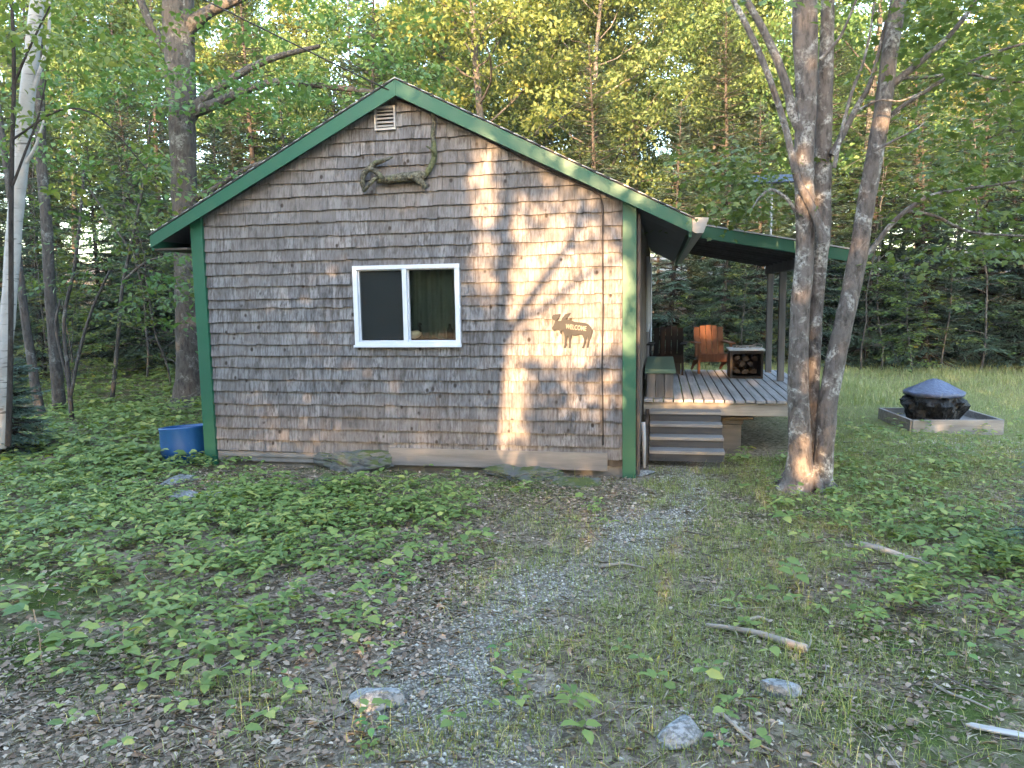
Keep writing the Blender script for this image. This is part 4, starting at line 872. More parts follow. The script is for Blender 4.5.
def conifer(name, seed, H, r0, Lmax, zlow, mat, label, dz=.28, dens=1.15, bark=None, droop=.25, ndl=.115, pw=.8):
    r = np.random.default_rng(seed); t = thing(name, (0, 0, 0), label, 'tree'); wood = TM()
    zs = np.linspace(-.1, H, 10); tr = np.stack([np.cumsum(r.normal(0, .015, 10)), np.cumsum(r.normal(0, .015, 10)), zs], -1)
    wood.tube(tr, np.linspace(r0, .01, 10), 8); O = []; D = []; N = []; L = []
    z = zlow
    while z < H - .1:
        u = z / H; base = Lmax * (1 - u) ** pw + .12; nb = 5 + int(r.integers(0, 3)) if u < .85 else 4; a0 = r.random() * 6.28
        for b_ in range(nb):
            az = a0 + b_ * 6.28 / nb + r.normal(0, .25); Lb = base * r.uniform(.55, 1.15); el = -.12 + .75 * u ** 2 + r.normal(0, .1)
            n = 6; d = np.array((math.cos(az) * math.cos(el), math.sin(az) * math.cos(el), math.sin(el))); P = [np.array((0, 0, z + r.normal(0, .06))) + [np.interp(z, zs, tr[:, 0]), np.interp(z, zs, tr[:, 1]), 0]]
            for k in range(n):
                d = d + np.array((0, 0, -droop / n if k < 3 else droop * 1.3 / n)) + r.normal(0, .04, 3); d /= np.linalg.norm(d); P.append(P[-1] + d * Lb / n)
            P = np.array(P); wood.tube(P[:6], np.linspace(.012 + .012 * Lb, .005, 6), 4)
            ns = max(4, int(Lb / .11 * dens)); side = np.array((-math.sin(az), math.cos(az), 0))
            for k in range(ns):
                s_ = .22 + .78 * (k + r.random() * .6) / ns; kk = min(n - 1, int(s_ * n)); q = P[kk] + (P[kk + 1] - P[kk]) * (s_ * n - kk); dd = P[kk + 1] - P[kk]; dd /= np.linalg.norm(dd)
                lt = min(.55, (.08 + .42 * Lb * (1.05 - s_))) * r.uniform(.7, 1.2)
                for sg_ in (-1, 1):
                    td = dd * .75 + side * sg_ * .8 + np.array((0, 0, r.normal(-.08, .1))); td /= np.linalg.norm(td)
                    m_ = max(2, int(lt / (ndl * .48)))
                    for j in range(m_):
                        e = lt * j / m_; o = q + td * e + np.array((0, 0, -.12 * e * e / .3)); sgn = 1 if j % 2 else -1
                        D.append(td + side * .25 * sgn + dd * .35 * (j % 3 - 1) + r.normal(0, .12, 3)); O.append(o); L.append(ndl * r.uniform(.8, 1.4)); N.append((r.normal(0, .35), r.normal(0, .35), 1))
        z += dz * (1.15 - .45 * u) * r.uniform(.7, 1.3)
    L = np.array(L); V, Pp = scatter(NEEDLE, O, D, N, L, L * .13)
    link('trunk', wood.mesh('trunk'), bark or BARK_DARK, t, True); link('crown', mesh_np('crown', V, Pp), mat, t); return t
def sapling(name, seed, H, r0, nb, Lb, leaf, lpb, bark, lmat, label, lo=.25, tmpl=OVAL):
    r = np.random.default_rng(seed); t = thing(name, (0, 0, 0), label, 'tree'); wood = TM()
    n = 9; zs = np.linspace(-.05, H, n); lean = r.normal(0, .05, 2); tr = np.stack([lean[0] * zs + np.cumsum(r.normal(0, .05, n)), lean[1] * zs + np.cumsum(r.normal(0, .05, n)), zs], -1); wood.tube(smooth_line(tr, 2), np.linspace(r0, r0 * .2, 2 * n - 1), 7)
    O = []; D = []; N = []; L = []
    for i in range(nb):
        f = lo + (1 - lo) * (i + .5) / nb; z = f * H; p = np.array([np.interp(z, zs, tr[:, 0]), np.interp(z, zs, tr[:, 1]), z]); az = i * 2.4 + r.normal(0, .4); el = r.uniform(.05, .5)
        l_ = Lb * (1.1 - .6 * f) * r.uniform(.6, 1.2); P = limb(p, (math.cos(az), math.sin(az), math.sin(el)), l_, 7, r, -.05, .1); wood.tube(P, np.linspace(r0 * .35, .003, 8), 4)
        for j in range(lpb):
            s_ = .2 + .8 * r.random(); k = min(6, int(s_ * 7)); q = P[k] + (P[k + 1] - P[k]) * (s_ * 7 - k); dd = P[k + 1] - P[k]; dd /= np.linalg.norm(dd); sg_ = r.choice((-1, 1)); sd = np.cross(dd, (0, 0, 1)); off = r.uniform(0, .32 * l_ * (1.1 - s_) + .06)
            O.append(q + sd * sg_ * off + dd * off * .6 + (0, 0, r.normal(-.02, .03))); D.append(dd * .6 + sd * sg_ + r.normal(0, .35, 3) * (1, 1, .4)); N.append((r.normal(0, .25), r.normal(0, .25), 1)); L.append(leaf * r.uniform(.6, 1.2))
    V, Pp = scatter(tmpl, O, D, N, np.array(L)); link('trunk', wood.mesh('trunk'), bark, t, True); link('crown', mesh_np('crown', V, Pp), lmat, t); return t

GR_L = 'trees in the forest left of the cabin'; GR_B = 'trees in the forest behind the cabin'; GR_R = 'trees in the forest beyond the lawn'; GR_S = 'trees at the clearing edge facing the cabin'
class Proto:
    def __init__(s, o): s.o = o; s.used = False
def place(p, x, y, sc=1., label=None, group=None, rz=None, tilt=None, dz=0.):
    rz = rng.random() * 6.28 if rz is None else rz; loc = (x, y, float(gz(x, y)) + dz); ti = tilt if tilt is not None else (rng.normal(0, .03), rng.normal(0, .03))
    if not p.used:
        p.used = True; o = p.o; o.location = loc; o.rotation_euler = (ti[0], ti[1], rz); o.scale = (sc, sc, sc)
        if label: o['label'] = label
        if group: o['group'] = group
        return o
    return copy_thing(p.o, loc, rz, sc, label, group, ti)
P_M1 = Proto(broadleaf('broadleaf_tree', 1, 13, .17, .3, 3.3, 26, 24000, .15, BARK_GREY, LF_MAPLE, ''))
P_M2 = Proto(broadleaf('broadleaf_tree', 2, 11, .12, .22, 2.7, 24, 20000, .14, BARK_GREY, LF_MAPLE, ''))
P_M3 = Proto(broadleaf('broadleaf_tree', 3, 15, .2, .38, 3.8, 28, 26000, .16, BARK_GREY, LF_BIRCH, ''))
P_B1 = Proto(broadleaf('birch_tree', 4, 12, .1, .4, 2.2, 22, 15000, .12, BARK_BIRCH, LF_SUNGOLD, ''))
P_C1 = Proto(conifer('spruce_tree', 5, 10, .13, 2.1, .25, LF_SPRUCE, ''))
P_C2 = Proto(conifer('spruce_tree', 6, 8, .11, 1.9, .2, LF_FIR, '', dz=.25))
P_C3 = Proto(conifer('spruce_tree', 7, 13, .16, 2.3, 1.4, LF_SPRUCE, '', dz=.34))
P_C4 = Proto(conifer('fir_sapling', 8, 1.7, .03, .62, .1, LF_FIR, '', dz=.1, ndl=.06, dens=2.6))
P_S1 = Proto(sapling('forest_sapling', 9, 4.6, .024, 24, 1.6, .1, 60, BARK_GREY, LF_MAPLE, '', .1))
P_S2 = Proto(sapling('forest_sapling', 10, 3.2, .018, 20, 1.2, .095, 52, BARK_GREY, LF_BIRCH, '', .08))
P_S3 = Proto(sapling('forest_sapling', 12, 5.5, .027, 28, 1.8, .11, 64, BARK_GREY, LF_MAPLE, '', .1))

# the four-stemmed tree in front of the deck
def px_stem(wood, pts, Y, k=10, sm=4, jit=.12):
    V, F = pxtube(pts, Y, k, jit, sm); F = [f for f in F if len(f) == 4]; wood.V.append(V); wood.Q.append(np.array(F) + wood.n); wood.n += len(V)
near = thing('multi_stem_tree', G(806, 488), 'big grey tree of several fused stems standing before the deck', 'tree')
STEMS = [([(796, 492, 20), (799, 478, 15.5), (800, 455, 11.5), (799, 420, 10.3), (798, 385, 10), (799, 340, 9.5), (801, 300, 9.4), (805, 250, 9), (805, 205, 9.3), (804, 158, 9.5), (806, 95, 10.5), (805, 30, 12), (804, -60, 11), (801, -170, 10), (798, -330, 8), (794, -520, 5)], -.36),
         ([(815, 490, 9), (815, 460, 7), (814, 420, 6.5), (813, 380, 6.4), (815, 320, 7.2), (818, 270, 8), (822, 230, 8.5), (822, 180, 9), (824, 110, 8), (827, 40, 6.5), (829, -60, 6), (834, -200, 5), (840, -420, 3.5)], -.22),
         ([(822, 490, 11), (823, 470, 9.5), (826, 430, 9.2), (829, 395, 9.3), (838, 350, 9.2), (848, 305, 9), (858, 255, 8.8), (865, 210, 8.4), (873, 165, 8.2), (881, 120, 8), (889, 60, 7.8), (898, 0, 7.5), (908, -90, 7), (920, -220, 6), (935, -420, 4)], -.34)]
for pts, Y in STEMS:
    w_ = TM(); px_stem(w_, pts, Y, 14, 4, .1); link('trunk', w_.mesh('trunk'), BARK_MAPLE, near, True)
BR = [([(823, 243, 5), (819, 225, 4.6), (808, 200, 4.2), (797, 178, 3.8), (786, 130, 3.4), (775, 95, 3.2), (763, 62, 3.2), (746, 25, 3), (731, -6, 2.8), (712, -60, 2.3), (690, -130, 1.5)], -.46),
      ([(800, 130, 5.2), (792, 112, 5), (788, 92, 4.6), (778, 62, 4.2), (762, 28, 3.8), (746, 0, 3.5), (722, -45, 3), (695, -110, 2)], -.38),
      ([(832, 155, 3.6), (845, 130, 3.2), (858, 105, 2.8), (868, 88, 2.4), (877, 60, 2), (886, 20, 1.5)], -.3),
      ([(834, 168, 2.2), (842, 130, 1.9), (852, 92, 1.6), (864, 60, 1.4), (872, 20, 1.2), (876, -20, 1)], -.5),
      ([(893, 84, 3.8), (905, 74, 3.4), (925, 58, 3), (947, 38, 2.6), (964, 18, 2.3), (980, -4, 2), (1010, -40, 1.5)], -.3),
      ([(885, 122, 2.6), (900, 108, 2.4), (928, 90, 2.1), (955, 72, 1.9), (980, 58, 1.7), (1030, 42, 1.3), (1090, 30, .8)], -.1),
      ([(895, 79, 2), (930, 77, 1.8), (962, 73, 1.7), (1000, 80, 1.5), (1050, 84, 1)], .5),
      ([(862, 262, 3), (876, 244, 2.8), (890, 226, 2.6), (906, 211, 2.4), (930, 196, 2), (960, 190, 1.7), (1000, 184, 1.4), (1060, 176, .9)], .2),
      ([(906, 211, 2), (935, 216, 1.7), (970, 232, 1.5), (1024, 236, 1.2)], .2),
      ([(796, 212, 2.2), (788, 200, 2), (779, 193, 1.8), (770, 190, 1.6), (760, 197, 1.3), (751, 210, .9)], -.4),
      ([(820, 60, 2.2), (838, 40, 1.6), (848, 20, 1.2), (860, -10, 1)], -.5), ([(876, 150, 1.6), (895, 140, 1.2), (915, 130, .9), (925, 122, .6)], -.6), ([(858, 110, 1.3), (880, 100, 1.1), (900, 101, .9), (922, 92, .6)], -.7)]
w_ = TM(); b0 = G(806, 489)
for a_ in (-2.6, -1.9, -1.2, -.5, .3, 2.7, 3.4):
    q = np.array((math.cos(a_), math.sin(a_), 0)); w_.tube(smooth_line([b0 + q * .1 + (0, 0, .24), b0 + q * .19 + (0, 0, .09), b0 + q * .27 + (0, 0, .02), b0 + q * .38 + (0, 0, -.05)], 3), np.linspace(.062, .022, 10), 8, .15)
link('root_flare', w_.mesh('root_flare'), BARK_MAPLE, near, True)
for pts, Y in BR:
    w_ = TM(); px_stem(w_, pts, Y, 7, 4, .1); link('branch', w_.mesh('branch'), BARK_MAPLE, near, True)
def spray_px(px, py, Y, n, Ls, leaf, tmpl=MAPLE, az=None):
    """a leafy twig: leaves in a loose, flattish fan"""
    r = rng; p = onY(px, py, Y); az = r.random() * 6.28 if az is None else az; d = np.array((math.cos(az), math.sin(az), r.uniform(-.25, .1))); sd = np.array((-math.sin(az), math.cos(az), 0))
    s_ = r.random(n); off = r.normal(0, 1, n) * .3 * Ls * (1.05 - .5 * s_)
    O = p + d * (s_ * Ls)[:, None] + sd * off[:, None] + r.normal(0, 1, (n, 3)) * (.02, .02, .05) - np.array((0, 0, 1)) * (.25 * np.abs(off) + .1 * s_ ** 2 * Ls)[:, None]
    D = d * .6 + sd * (np.sign(off) * .7)[:, None] + r.normal(0, .35, (n, 3)) + (0, 0, -.3); N = r.normal(0, .32, (n, 3)) + (0, 0, 1)
    return scatter(tmpl, O, D, N, leaf * r.uniform(.6, 1.2, n))
parts = []
for _ in range(175):                                         # leafy twigs in the upper right, carried by the right-hand branches
    x_ = rng.uniform(890, 1090); y_ = rng.uniform(-60, 290) * (.6 + .4 * rng.random())
    if x_ < 930 and 60 < y_ < 200 and rng.random() < .6: continue
    parts.append(spray_px(x_, y_, rng.uniform(-.9, 2.6), int(rng.integers(20, 46)), rng.uniform(.5, 1.1), .085))
for _ in range(60):
    parts.append(spray_px(rng.uniform(700, 800), rng.uniform(140, 214), rng.uniform(-.2, .7), int(rng.integers(12, 30)), rng.uniform(.4, .8), .07))
for _ in range(44):
    parts.append(spray_px(rng.uniform(640, 1050), rng.uniform(-200, 10), rng.uniform(-1.2, 2.), int(rng.integers(20, 46)), rng.uniform(.5, 1.1), .085))
for _ in range(34):                                         # the crown above the picture
    parts.append(spray_px(rng.uniform(560, 1150), rng.uniform(-700, -60), rng.uniform(-1.6, 2.4), 50, 1., .12, KITE))
V, Pp = join(parts); link('crown', mesh_np('crown', V, Pp), LF_NEAR, near)

# marked trees at the left
def px_tree(name, label, pts, Y, bark, lmat, k=12, sprays=(), branches=(), leaf=.1, cat='tree'):
    t = thing(name, (*onY(pts[0][0], pts[0][1], Y)[:2], 0), label, cat); w_ = TM(); px_stem(w_, pts, Y, k, 4, .1)
    for q in branches: px_stem(w_, q, Y, 6, 4, .1)
    link('trunk', w_.mesh('trunk'), bark, t, True); parts = []
    for (x0, x1, y0, y1, n, dY) in sprays:
        for _ in range(n): parts.append(spray_px(rng.uniform(x0, x1), rng.uniform(y0, y1), Y + rng.uniform(-dY, dY), int(rng.integers(16, 40)), rng.uniform(.5, 1.1), leaf, OVAL))
    if parts: V, Pp = join(parts); link('crown', mesh_np('crown', V, Pp), lmat, t)
    return t
px_tree('birch_tree', 'leaning white-barked birch at the far left edge', [(-4, 446, 10), (1, 400, 7.6), (5, 350, 7), (10, 290, 7), (15, 220, 7.2), (22, 150, 7.2), (30, 70, 7), (38, 0, 6.8), (48, -90, 6), (62, -240, 5), (80, -400, 3)], -.2, BARK_BIRCH, LF_BIRCH, sprays=((-60, 150, -350, -20, 40, 1.6),), branches=([(26, 110, 3), (40, 70, 2), (48, 40, 1.6), (50, 0, 1.2)], [(20, 170, 2.6), (34, 150, 1.6), (44, 120, 1)]))
px_tree('maple_tree', 'massive dark-trunked maple with spreading limbs close behind the left roof edge', [(191, 408, 26), (191, 395, 17), (190, 360, 13), (188, 300, 12.4), (186, 240, 12.2), (184, 180, 12.2), (182, 120, 13), (180, 60, 14.5), (178, 0, 15), (174, -80, 15), (172, -200, 12), (170, -360, 8), (168, -520, 5)], 4.6, BARK_GREY, LF_MAPLE, 14,
        sprays=((140, 460, -60, 110, 95, 2.2), (20, 200, -80, 110, 80, 2.), (60, 420, -350, -60, 36, 2.5), (240, 420, 60, 150, 36, 1.5), (150, 235, 60, 330, 46, 2.2)), leaf=.12,
        branches=([(192, 112, 7), (215, 104, 5), (245, 90, 4.2), (275, 82, 3.6), (305, 84, 3.3), (340, 88, 2.9), (372, 92, 2.5), (410, 100, 1.8)], [(190, 116, 7), (205, 98, 5), (228, 82, 4.2), (250, 68, 3.6), (280, 56, 3), (320, 46, 2)],
                  [(176, 60, 6), (160, 40, 4.6), (148, 18, 4), (138, -6, 3.6), (126, -40, 3)], [(186, 30, 8), (208, 12, 6), (235, 0, 5), (262, -12, 4)], [(190, 200, 4), (212, 190, 3), (240, 172, 2.6), (270, 160, 2), (310, 150, 1.4)]))
px_tree('grey_trunked_tree', 'slim lichen-grey trunk standing right of the leaning birch', [(60, 416, 7), (58, 390, 5.8), (54, 340, 5.6), (50, 290, 5.4), (47, 230, 5.2), (42, 170, 5), (40, 110, 4.8), (38, 40, 4.5), (40, -60, 4), (44, -200, 3)], 3.4, BARK_GREY, LF_MAPLE, 9, sprays=((-20, 140, -80, 120, 34, 1.5),), leaf=.1)
px_tree('grey_trunked_tree', 'short crooked grey trunk leaning left at the far left', [(42, 420, 5), (36, 390, 4.4), (30, 350, 4.2), (24, 310, 4), (18, 260, 3.6), (8, 180, 3), (-4, 90, 2.4)], 2.6, BARK_GREY, LF_MAPLE, 8, sprays=((-40, 60, 60, 160, 12, .8),))
px_tree('forest_sapling', 'thin dark sapling crossing in front of the white birch', [(8, 446, 3), (10, 380, 2.6), (11, 300, 2.4), (11, 220, 2.4), (12, 150, 2.2), (14, 80, 2), (12, 10, 1.6), (8, -60, 1.2)], -.9, BARK_DARK, LF_BIRCH, 7, leaf=.085,
        sprays=((-20, 130, -30, 60, 26, .6), (0, 110, 40, 130, 12, .6), (60, 150, 100, 200, 8, .7)), branches=([(12, 90, 1.4), (24, 60, 1.2), (38, 30, 1), (50, 6, .8)], [(11, 190, 1.4), (26, 150, 1.2), (38, 118, 1), (46, 80, .8)], [(12, 140, 1.2), (60, 110, 1), (100, 118, .8), (146, 168, .6)]))
px_tree('forest_sapling', 'slender forked sapling between the grey trunk and the blue barrel', [(72, 420, 2.4), (68, 370, 2), (64, 320, 1.8), (74, 270, 1.6), (80, 220, 1.4), (84, 170, 1.2)], 2.2, BARK_GREY, LF_MAPLE, 6, sprays=((60, 200, 240, 330, 12, .8), (40, 170, 170, 250, 12, .8)), branches=([(70, 400, 1.8), (80, 350, 1.5), (92, 310, 1.3), (110, 270, 1)], [(68, 380, 1.6), (56, 330, 1.3), (60, 300, 1)]), leaf=.09)
px_tree('forest_sapling', 'bare thin sapling with pale twigs left of the massive maple', [(112, 400, 2.2), (118, 340, 1.9), (122, 290, 1.7), (132, 240, 1.5), (146, 170, 1.3), (150, 120, 1)], 4.5, BARK_GREY, LF_BIRCH, 6, sprays=((80, 190, 200, 320, 16, 1.), (100, 200, 130, 230, 12, 1.)), branches=([(124, 280, 1.4), (146, 262, 1.1), (170, 255, .9)], [(130, 250, 1.3), (110, 220, 1), (90, 190, .8)]), leaf=.09)
# dark fir boughs at the left and right picture edges
place(P_C4, -2.75, .2, .85, 'small dark fir sapling at the left edge beneath the birch', rz=.3, tilt=(0, 0))
g = G(1022, 572); place(P_C4, g[0] + .42, g[1] + .3, .7, 'small dark fir sapling at the right edge of the picture', rz=2.1, tilt=(0, 0))
g = G(20, 452); place(P_C4, g[0] - .2, g[1], .75, 'knee-high fir sapling in the ground cover at the left edge', rz=1.1, tilt=(0, 0))

# forest: every tree on its own
def ok_spot(x, y, d=1.1):
    for a, c in SPOTS:
        if (a - x) ** 2 + (c - y) ** 2 < d * d: return False
    SPOTS.append((x, y)); return True
SPOTS = []
for a_ in np.linspace(-36, 50, 34):                          # low spruces that close the view at eye level
    d_ = rng.uniform(24, 34); x_, y_ = CAM[0] - math.sin(R(a_)) * d_, CAM[1] + math.cos(R(a_)) * d_
    SPOTS.append((x_, y_)); place(P_C1 if rng.random() < .6 else P_C2, x_, y_, rng.uniform(.6, .8), 'low full spruce closing the view at eye level deep in the forest', 'low spruces deep in the forest')
L_SP = 'dark spruce with drooping boughs, in the forest left of the cabin'; L_ML = 'leafy broadleaf tree in the forest left of the cabin'
R_SP = 'dark green spruce with layered boughs at the forest edge beyond the lawn'; R_FR = 'blue-green fir with layered boughs at the forest edge beyond the lawn'; R_ML = 'sunlit broadleaf tree rising above the spruces beyond the lawn'; R_BI = 'pale-trunked birch in golden light beyond the porch roof'
B_ML = 'tall broadleaf tree rising behind the cabin roof'; B_SP = 'tall dark spruce behind the cabin roof'
# conifer wall beyond lawn and deck
for x_, y_, p, s_ in ((3.6, 12.2, P_C1, .8), (5.3, 12.5, P_C2, .8), (6.6, 11.6, P_C1, .62), (7.6, 12.8, P_C2, .85), (8.7, 11.5, P_C2, .75), (10., 11.9, P_C1, .8), (11.2, 11.3, P_C2, .8), (12.5, 11.8, P_C2, .95), (13.6, 11.0, P_C1, .72), (14.9, 11.6, P_C2, .9), (16.2, 10.8, P_C1, .8), (17.4, 9.6, P_C2, .85), (9.4, 13.6, P_C1, .95), (11.8, 13.8, P_C1, .9), (15.8, 13.4, P_C1, .9), (18.6, 11.8, P_C1, .9), (7., 14.5, P_C1, .9), (13.9, 13.2, P_C2, .9), (19.8, 8.2, P_C2, .8)):
    SPOTS.append((x_, y_)); place(p, x_, y_, s_ * rng.uniform(.93, 1.07), R_FR if p is P_C2 else R_SP, GR_R + (', firs' if p is P_C2 else ', spruces'))
for x_, y_, p, s_ in ((-9.2, 7.6, P_C2, .6), (-7.6, 9.4, P_C1, .7), (-5.9, 9.8, P_C2, .75), (-10.5, 6, P_C1, .65), (-4.3, 11, P_C1, .7), (-8.8, 11.5, P_C3, .8), (-6.4, 13, P_C3, .9), (-11.5, 10, P_C3, .85), (-12.5, 7.5, P_C1, .9), (-3.2, 13.2, P_C3, .9), (-8., 14.5, P_C1, .85), (-11., 13.2, P_C1, .85), (-14.2, 11.2, P_C1, .85), (-5., 15.6, P_C1, .85), (-15.5, 8.5, P_C1, .8), (-9.8, 16.5, P_C1, .9), (-12.8, 15.8, P_C1, .9)):
    SPOTS.append((x_, y_)); place(p, x_, y_, s_, L_SP, GR_L + ', spruces')
for x_, y_, p, s_ in ((-5., 6.5, P_S1, 1.), (-6.3, 5.2, P_S2, 1.), (-7.8, 6.4, P_S1, .9), (-3.6, 7.5, P_S1, .8), (-8.8, 4.5, P_S3, .8), (-4.6, 9., P_S3, .9), (-6.6, 7.8, P_S3, 1.), (-9.8, 8, P_S3, 1.1), (-2.6, 9.5, P_S2, 1.2), (-5.4, 4., P_S2, .8)):
    SPOTS.append((x_, y_)); place(p, x_, y_, s_, 'slim understory sapling with layered leaves, in the forest left of the cabin', GR_L + ', saplings')
for x_, y_, p, s_ in ((8.2, 10.6, P_S2, .7), (10.6, 10.2, P_S2, .8), (13., 10., P_S1, .9), (15.6, 9.2, P_S1, 1.), (6., 10.9, P_S2, .6), (17, 7.6, P_S3, .9), (12., 10.4, P_S3, 1.), (9.6, 10.7, P_S3, .85), (14.2, 9.8, P_S3, 1.), (11.2, 10.6, P_S2, 1.2), (15, 10.5, P_S1, 1.1), (7., 10.4, P_S2, .9), (10.2, 11, P_S1, 1.1), (9.2, 12.4, P_S3, 1.)):
    SPOTS.append((x_, y_)); place(p, x_, y_, s_, 'slim understory sapling with layered leaves beyond the lawn', GR_R + ', saplings')
def scatter_trees(n, az0, az1, d0, d1, protos, wts, labels, group, smin=.8, smax=1.2, gap=1.7):
    c = 0; tries = 0
    while c < n and tries < 4000:
        tries += 1; a = R(rng.uniform(az0, az1)); d = d0 + (d1 - d0) * rng.random() ** .8
        x_, y_ = CAM[0] - math.sin(a) * d, CAM[1] + math.cos(a) * d
        if -2.2 < x_ < 7.5 and -3 < y_ < 11: continue
        if x_ > 4.5 and y_ < 12.5 and a < R(5): continue
        if not ok_spot(x_, y_, gap): continue
        i = rng.choice(len(protos), p=wts); place(protos[i], x_, y_, rng.uniform(smin, smax), labels[i], group + (', spruces' if protos[i] in (P_C1, P_C2, P_C3) else ', birches' if protos[i] is P_B1 else ', broadleaf')); c += 1
for x_, y_, p, s_ in ((2.2, 19, P_M2, 1.15), (4.3, 22, P_M1, 1.1), (.4, 23, P_M1, 1.1), (-2.8, 20, P_M2, 1.2), (6.6, 20.5, P_M2, 1.1)):
    SPOTS.append((x_, y_)); place(p, x_, y_, s_, B_ML, GR_B + ', broadleaf')
scatter_trees(20, 22, 52, 15, 40, [P_M1, P_M2, P_M3, P_C3, P_C1], [.24, .24, .18, .2, .14], [L_ML, L_ML, L_ML, L_SP, L_SP], GR_L)
scatter_trees(18, -6, 24, 21, 42, [P_M1, P_M2, P_M3, P_C3], [.4, .32, .28, .0], [B_ML, B_ML, B_ML, B_SP], GR_B, .8, 1.15, 2.2)
scatter_trees(40, -36, -4, 16, 44, [P_M1, P_M2, P_B1, P_C3, P_C1], [.28, .42, .28, .01, .01], [R_ML, R_ML, R_BI, R_SP, R_SP], GR_R, .7, 1.05, 2.)
scatter_trees(40, -40, 54, 38, 62, [P_C3, P_M2, P_M1], [.5, .25, .25], ['distant spruce seen between nearer trees'] + ['distant leafy tree seen between nearer trees'] * 2, 'far trees deep in the forest', .5, .75, 2.2)

HAZE = .0004
rng = np.random.default_rng(21)
# ------------------------------------------------------------------ unseen trees behind the camera; leaf screens added and cut to steer the sun
def on_gable(P):                                             # where a sun ray through P meets the gable plane, in picture coordinates
    P = np.asarray(P); t = (0. - P[:, 1]) / SUN[1]; Q = P + SUN * t[:, None]; return proj(Q)[:2]
LIT = [(560, 235, 56, 46, .7), (562, 290, 58, 56, .95), (575, 335, 56, 34, .9), (545, 280, 34, 34, 1.25), (606, 292, 20, 46, 1.2), (484, 190, 14, 48, .85), (484, 262, 12, 40, .75), (512, 395, 15, 58, .95), (500, 440, 12, 22, .8), (560, 400, 40, 30, .4), (425, 444, 16, 13, .9), (590, 385, 40, 22, .55), (632, 300, 8, 30, .3),
       (799, 464, 12, 20, .95), (806, 370, 12, 14, .6), (802, 215, 12, 14, .8), (879, 138, 13, 12, .9), (800, 300, 9, 12, .5), (700, 392, 36, 10, .9), (708, 262, 14, 18, .6), (735, 330, 16, 12, .8), (690, 220, 10, 6, .8), (640, 190, 40, 16, .5), (560, 165, 40, 14, .4), (505, 148, 12, 8, .5),
       (385, 404, 10, 5, .6), (350, 470, 8, 5, .5), (460, 160, 8, 6, .4), (880, 330, 26, 26, .5), (930, 300, 30, 20, .4), (840, 260, 14, 10, .5)]
def lit(px, py):
    o = np.zeros(len(px))
    for cx, cy, rx, ry, a in LIT: o = np.maximum(o, a * np.clip(1.9 - 1.2 * np.sqrt(((px - cx) / rx) ** 2 + ((py - cy) / ry) ** 2), 0, 1))
    return o
YS = -12.2
def back(px, py, Y=YS):                                      # the point on the sun ray of a gable point, at depth Y
    p = onY(px, py, 0); return p + SUN * ((Y - p[1]) / SUN[1])
sh = thing('sun_screen_tree', (*back(500, 420)[:2], .4), 'slim unseen broadleaf tree, crown cut to shape the sun patches on the gable', 'tree', GR_S); w_ = TM()
def shadow_limb(pts, Y=YS, k=8):
    P = smooth_line([back(a, c, Y) for a, c, _ in pts], 4); w_.tube(P, np.interp(np.linspace(0, len(pts) - 1, len(P)), range(len(pts)), [r_ for *_, r_ in pts]), k)
shadow_limb([(488, 700, .13), (491, 560, .1), (492, 460, .085), (497, 380, .075), (503, 300, .07), (506, 220, .065), (510, 150, .055), (514, 60, .04), (520, -40, .03)])
shadow_limb([(505, 345, .04), (527, 305, .045), (552, 270, .042), (571, 242, .034), (585, 205, .026), (598, 150, .018)]); shadow_limb([(520, 322, .03), (552, 303, .036), (580, 279, .032), (606, 266, .026), (640, 244, .018)])
shadow_limb([(508, 180, .02), (528, 170, .018), (560, 172, .012)]); shadow_limb([(505, 260, .018), (540, 232, .016), (570, 200, .012)]); shadow_limb([(498, 360, .02), (470, 320, .016), (440, 290, .012)])
link('trunk', w_.mesh('trunk'), BARK_GREY, sh, True)
n = 210000; C = np.stack([rng.uniform(-2.5, 9.5, n), rng.uniform(-15.2, -11.6, n), rng.uniform(.9, 7.6, n)], -1)
cl = np.sin(C[:, 0] * 3.3 + 2 * np.sin(C[:, 2] * 2.1)) * np.sin(C[:, 2] * 3.7 + C[:, 1]) * .5 + .5
px_, py_ = on_gable(C); keep = (rng.random(n) > lit(px_, py_) * 1.05) & (rng.random(n) < .45 + .55 * cl) & (lit(px_, py_) < rng.uniform(.15, 1.3, n))  # leaves dropped wherever the gable should catch sun
C = C[keep]; n = len(C); V, Pp = scatter(KITE, C, rng.normal(0, 1, (n, 3)), rng.normal(0, .8, (n, 3)) + (0, -.6, .8), .13 * rng.uniform(.7, 1.2, n)); link('crown', mesh_np('crown', V, Pp), LF_MAPLE, sh)
sh2 = thing('sun_screen_tree', (-6.5, -13.5, .4), 'wide unseen broadleaf screen added left of the slim tree to shade the forest', 'tree', GR_S); w_ = TM(); w_.tube(smooth_line([(-6.5, -13.5, .2), (-6.4, -13.5, 3), (-6.6, -13.4, 6), (-6.5, -13.5, 9)], 3), np.linspace(.2, .05, 10), 8); link('trunk', w_.mesh('trunk'), BARK_GREY, sh2, True)
n = 60000; C = np.stack([rng.uniform(-14, -1.2, n), rng.uniform(-16, -12, n), rng.uniform(.9, 9.5, n)], -1); px_, py_ = on_gable(C); k_ = lit(px_, py_) < .05; C = C[k_]; n = len(C)  # leaf block added to screen the sun from the left side
V, Pp = scatter(KITE, C, rng.normal(0, 1, (n, 3)), rng.normal(0, .8, (n, 3)) + (0, -.6, .8), .2 * rng.uniform(.7, 1.2, n)); link('crown', mesh_np('crown', V, Pp), LF_MAPLE, sh2)
